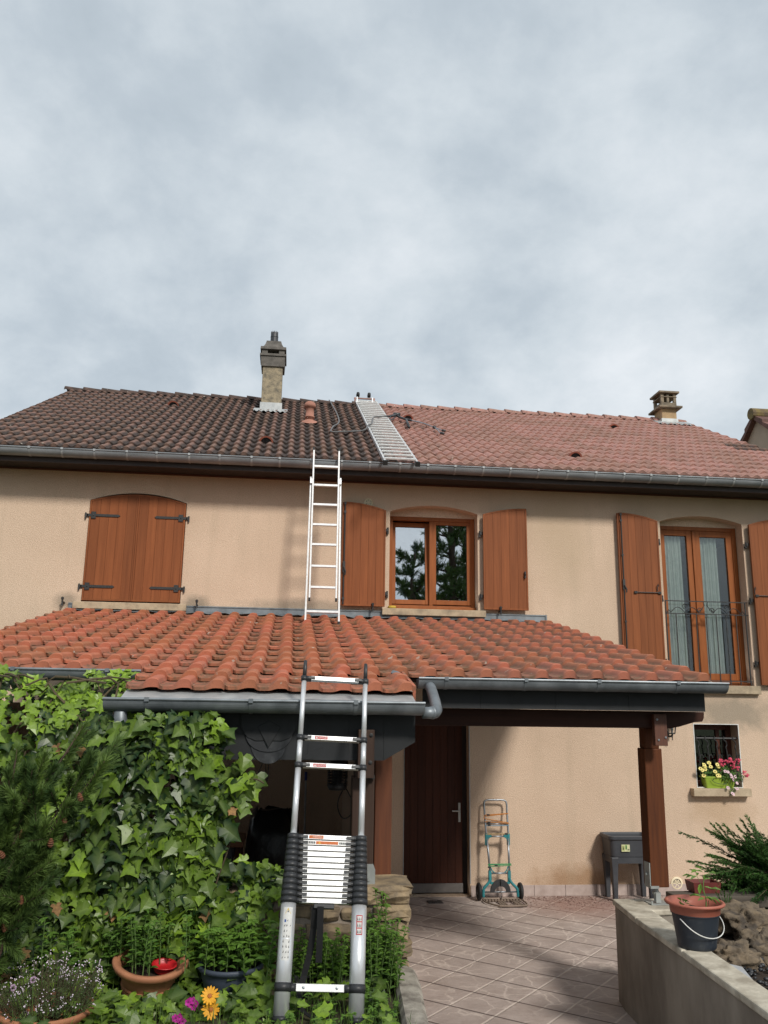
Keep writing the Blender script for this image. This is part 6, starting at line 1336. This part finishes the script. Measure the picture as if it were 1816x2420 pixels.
# ---- tomato seedling in the reddish pot
sd_ = thing('seedling', 'young tomato seedling in the reddish pot', 'seedling', (2.79, -5.26, .98)); b = MB(); s_ = MB()
s_.tube(smooth_path([(2.785, -5.27, .97), (2.79, -5.275, 1.05), (2.785, -5.26, 1.12), (2.80, -5.25, 1.20)]), [.0045] * 6 + [.003] * 12 + [.002], 6); s_.tube([(2.785, -5.265, 1.09), (2.755, -5.28, 1.16), (2.735, -5.28, 1.20)], [.0025, .002, .0015], 5); s_.tube([(2.80, -5.27, .98), (2.805, -5.28, 1.05)], .002, 5)
for (q, d) in (((2.785, -5.27, 1.06), (-1, -.3, .5)), ((2.785, -5.27, 1.06), (1, -.2, .15)), ((2.79, -5.27, 1.07), (.6, -1, .1)), ((2.735, -5.28, 1.20), (-1, 0, .1)), ((2.735, -5.28, 1.20), (-.2, -.5, 1)), ((2.80, -5.25, 1.20), (1, -.3, .4)), ((2.80, -5.25, 1.20), (-.4, -.4, .9)), ((2.795, -5.25, 1.17), (.8, .3, .4)), ((2.76, -5.28, 1.15), (-.6, -.5, -.3)), ((2.79, -5.26, 1.13), (.9, -.5, -.2))):
    for j in range(3): oval_leaf(b, Vector(q) + Vector(d) * .02 * j, (ru(-.3, .3), -.4, 1), Vector(d) + rv(.3), ru(.045, .07), .34, ru(.5, .95))
b.build('leaves', HERB, sd_); s_.build('stems', GSTEM, sd_)
g = MB()
for k in range(16): a = ru(0, 2 * pi); oval_leaf(g, (2.66 + ru(-.02, .02), -5.2 + ru(-.02, .02), .98 + ru(0, .06)), (0, -.4, 1), (cos(a), sin(a), .6), ru(.04, .06), .22, ru(.3, .8))
tag(g.build('weed', HERB), 'spindly little weed at the left inside the reddish pot', 'weed')
b = MB()                                                                     # petals washed against the wall
for k in range(1400):
    x = 3.55 + random.gauss(0, .55); y = -abs(random.gauss(0, .33)) - .03
    if x < 2.9 or x > 5.4: continue
    a = ru(0, pi); r = ru(.004, .013); b.add([(x + r * cos(a), y + r * sin(a), .0035), (x - r * .5 * sin(a), y + r * .5 * cos(a), .005), (x - r * cos(a), y - r * sin(a), .0035), (x + r * .5 * sin(a), y - r * .5 * cos(a), .004)], [(0, 1, 2, 3)])
b.build('fallen_petals', mat('dead_petal', (.16, .055, .035), (.09, .04, .03), rough=.9, tone=.5), kind='stuff')

# ---- two pines standing in the garden behind the camera (mirrored in the window)
def pine_tree(label, x, y, h, seed, wide=1.0):
    random.seed(seed); t = thing('pine_tree', label, 'tree', (x, y, .55), 'pines behind the garden'); tr = MB(); fo = MB()
    tr.tube([(x, y, .5), (x + .1, y, h * .4), (x - .05, y + .1, h * .75), (x, y, h)], [.22, .17, .09, .03], 10)
    for k in range(46):
        f = k / 46; z = h * (.12 + .87 * f); az = k * 2.4 + ru(-.4, .4); L_ = (2.7 * (1 - f) ** .75 + .35) * ru(.7, 1.15) * wide; d = Vector((cos(az), sin(az), ru(.0, .35)))
        pts = [Vector((x, y, z)) + d * L_ * q + Vector((0, 0, .2 * L_ * q * q)) for q in (0, .35, .7, 1)]; tr.tube(pts, [.05 * (1 - f) + .02, .035, .02, .008], 6)
        for q in [ru(.1, 1.08) for _ in range(int(10 + 22 * (1 - f)))]:
            c = pts[0].lerp(pts[3], q) + Vector((ru(-.5, .5), ru(-.5, .5), ru(-.2, .4))) * (.35 + .65 * q) * (1.1 - f); a = (rv(.6) + Vector((0, 0, .7)) + d * .5).normalized()
            brush(fo, c - a * .16, c + a * .18, 34, .25, ru(.0, .4), .014)
    tr.build('trunk', BARK, t, smooth=True); fo.build('crown', NEEDLE, t); random.seed(99)
pine_tree('tallest dark pine standing behind the camera, mirrored in the right window pane', 6.5, -22.5, 15.5, 3, 1.15)
pine_tree('shorter pine standing behind the camera, mirrored low in the left window pane', 4.75, -20.5, 11.2, 5, .9)
pine_tree('pine behind the camera whose outer twigs mirror at the left edge of the window', 1.9, -22.0, 15.2, 8, .8)
pine_tree('broad pine farther behind the camera, mirrored between the trunks of the others', 7.6, -25.0, 17.0, 12, 1.2)
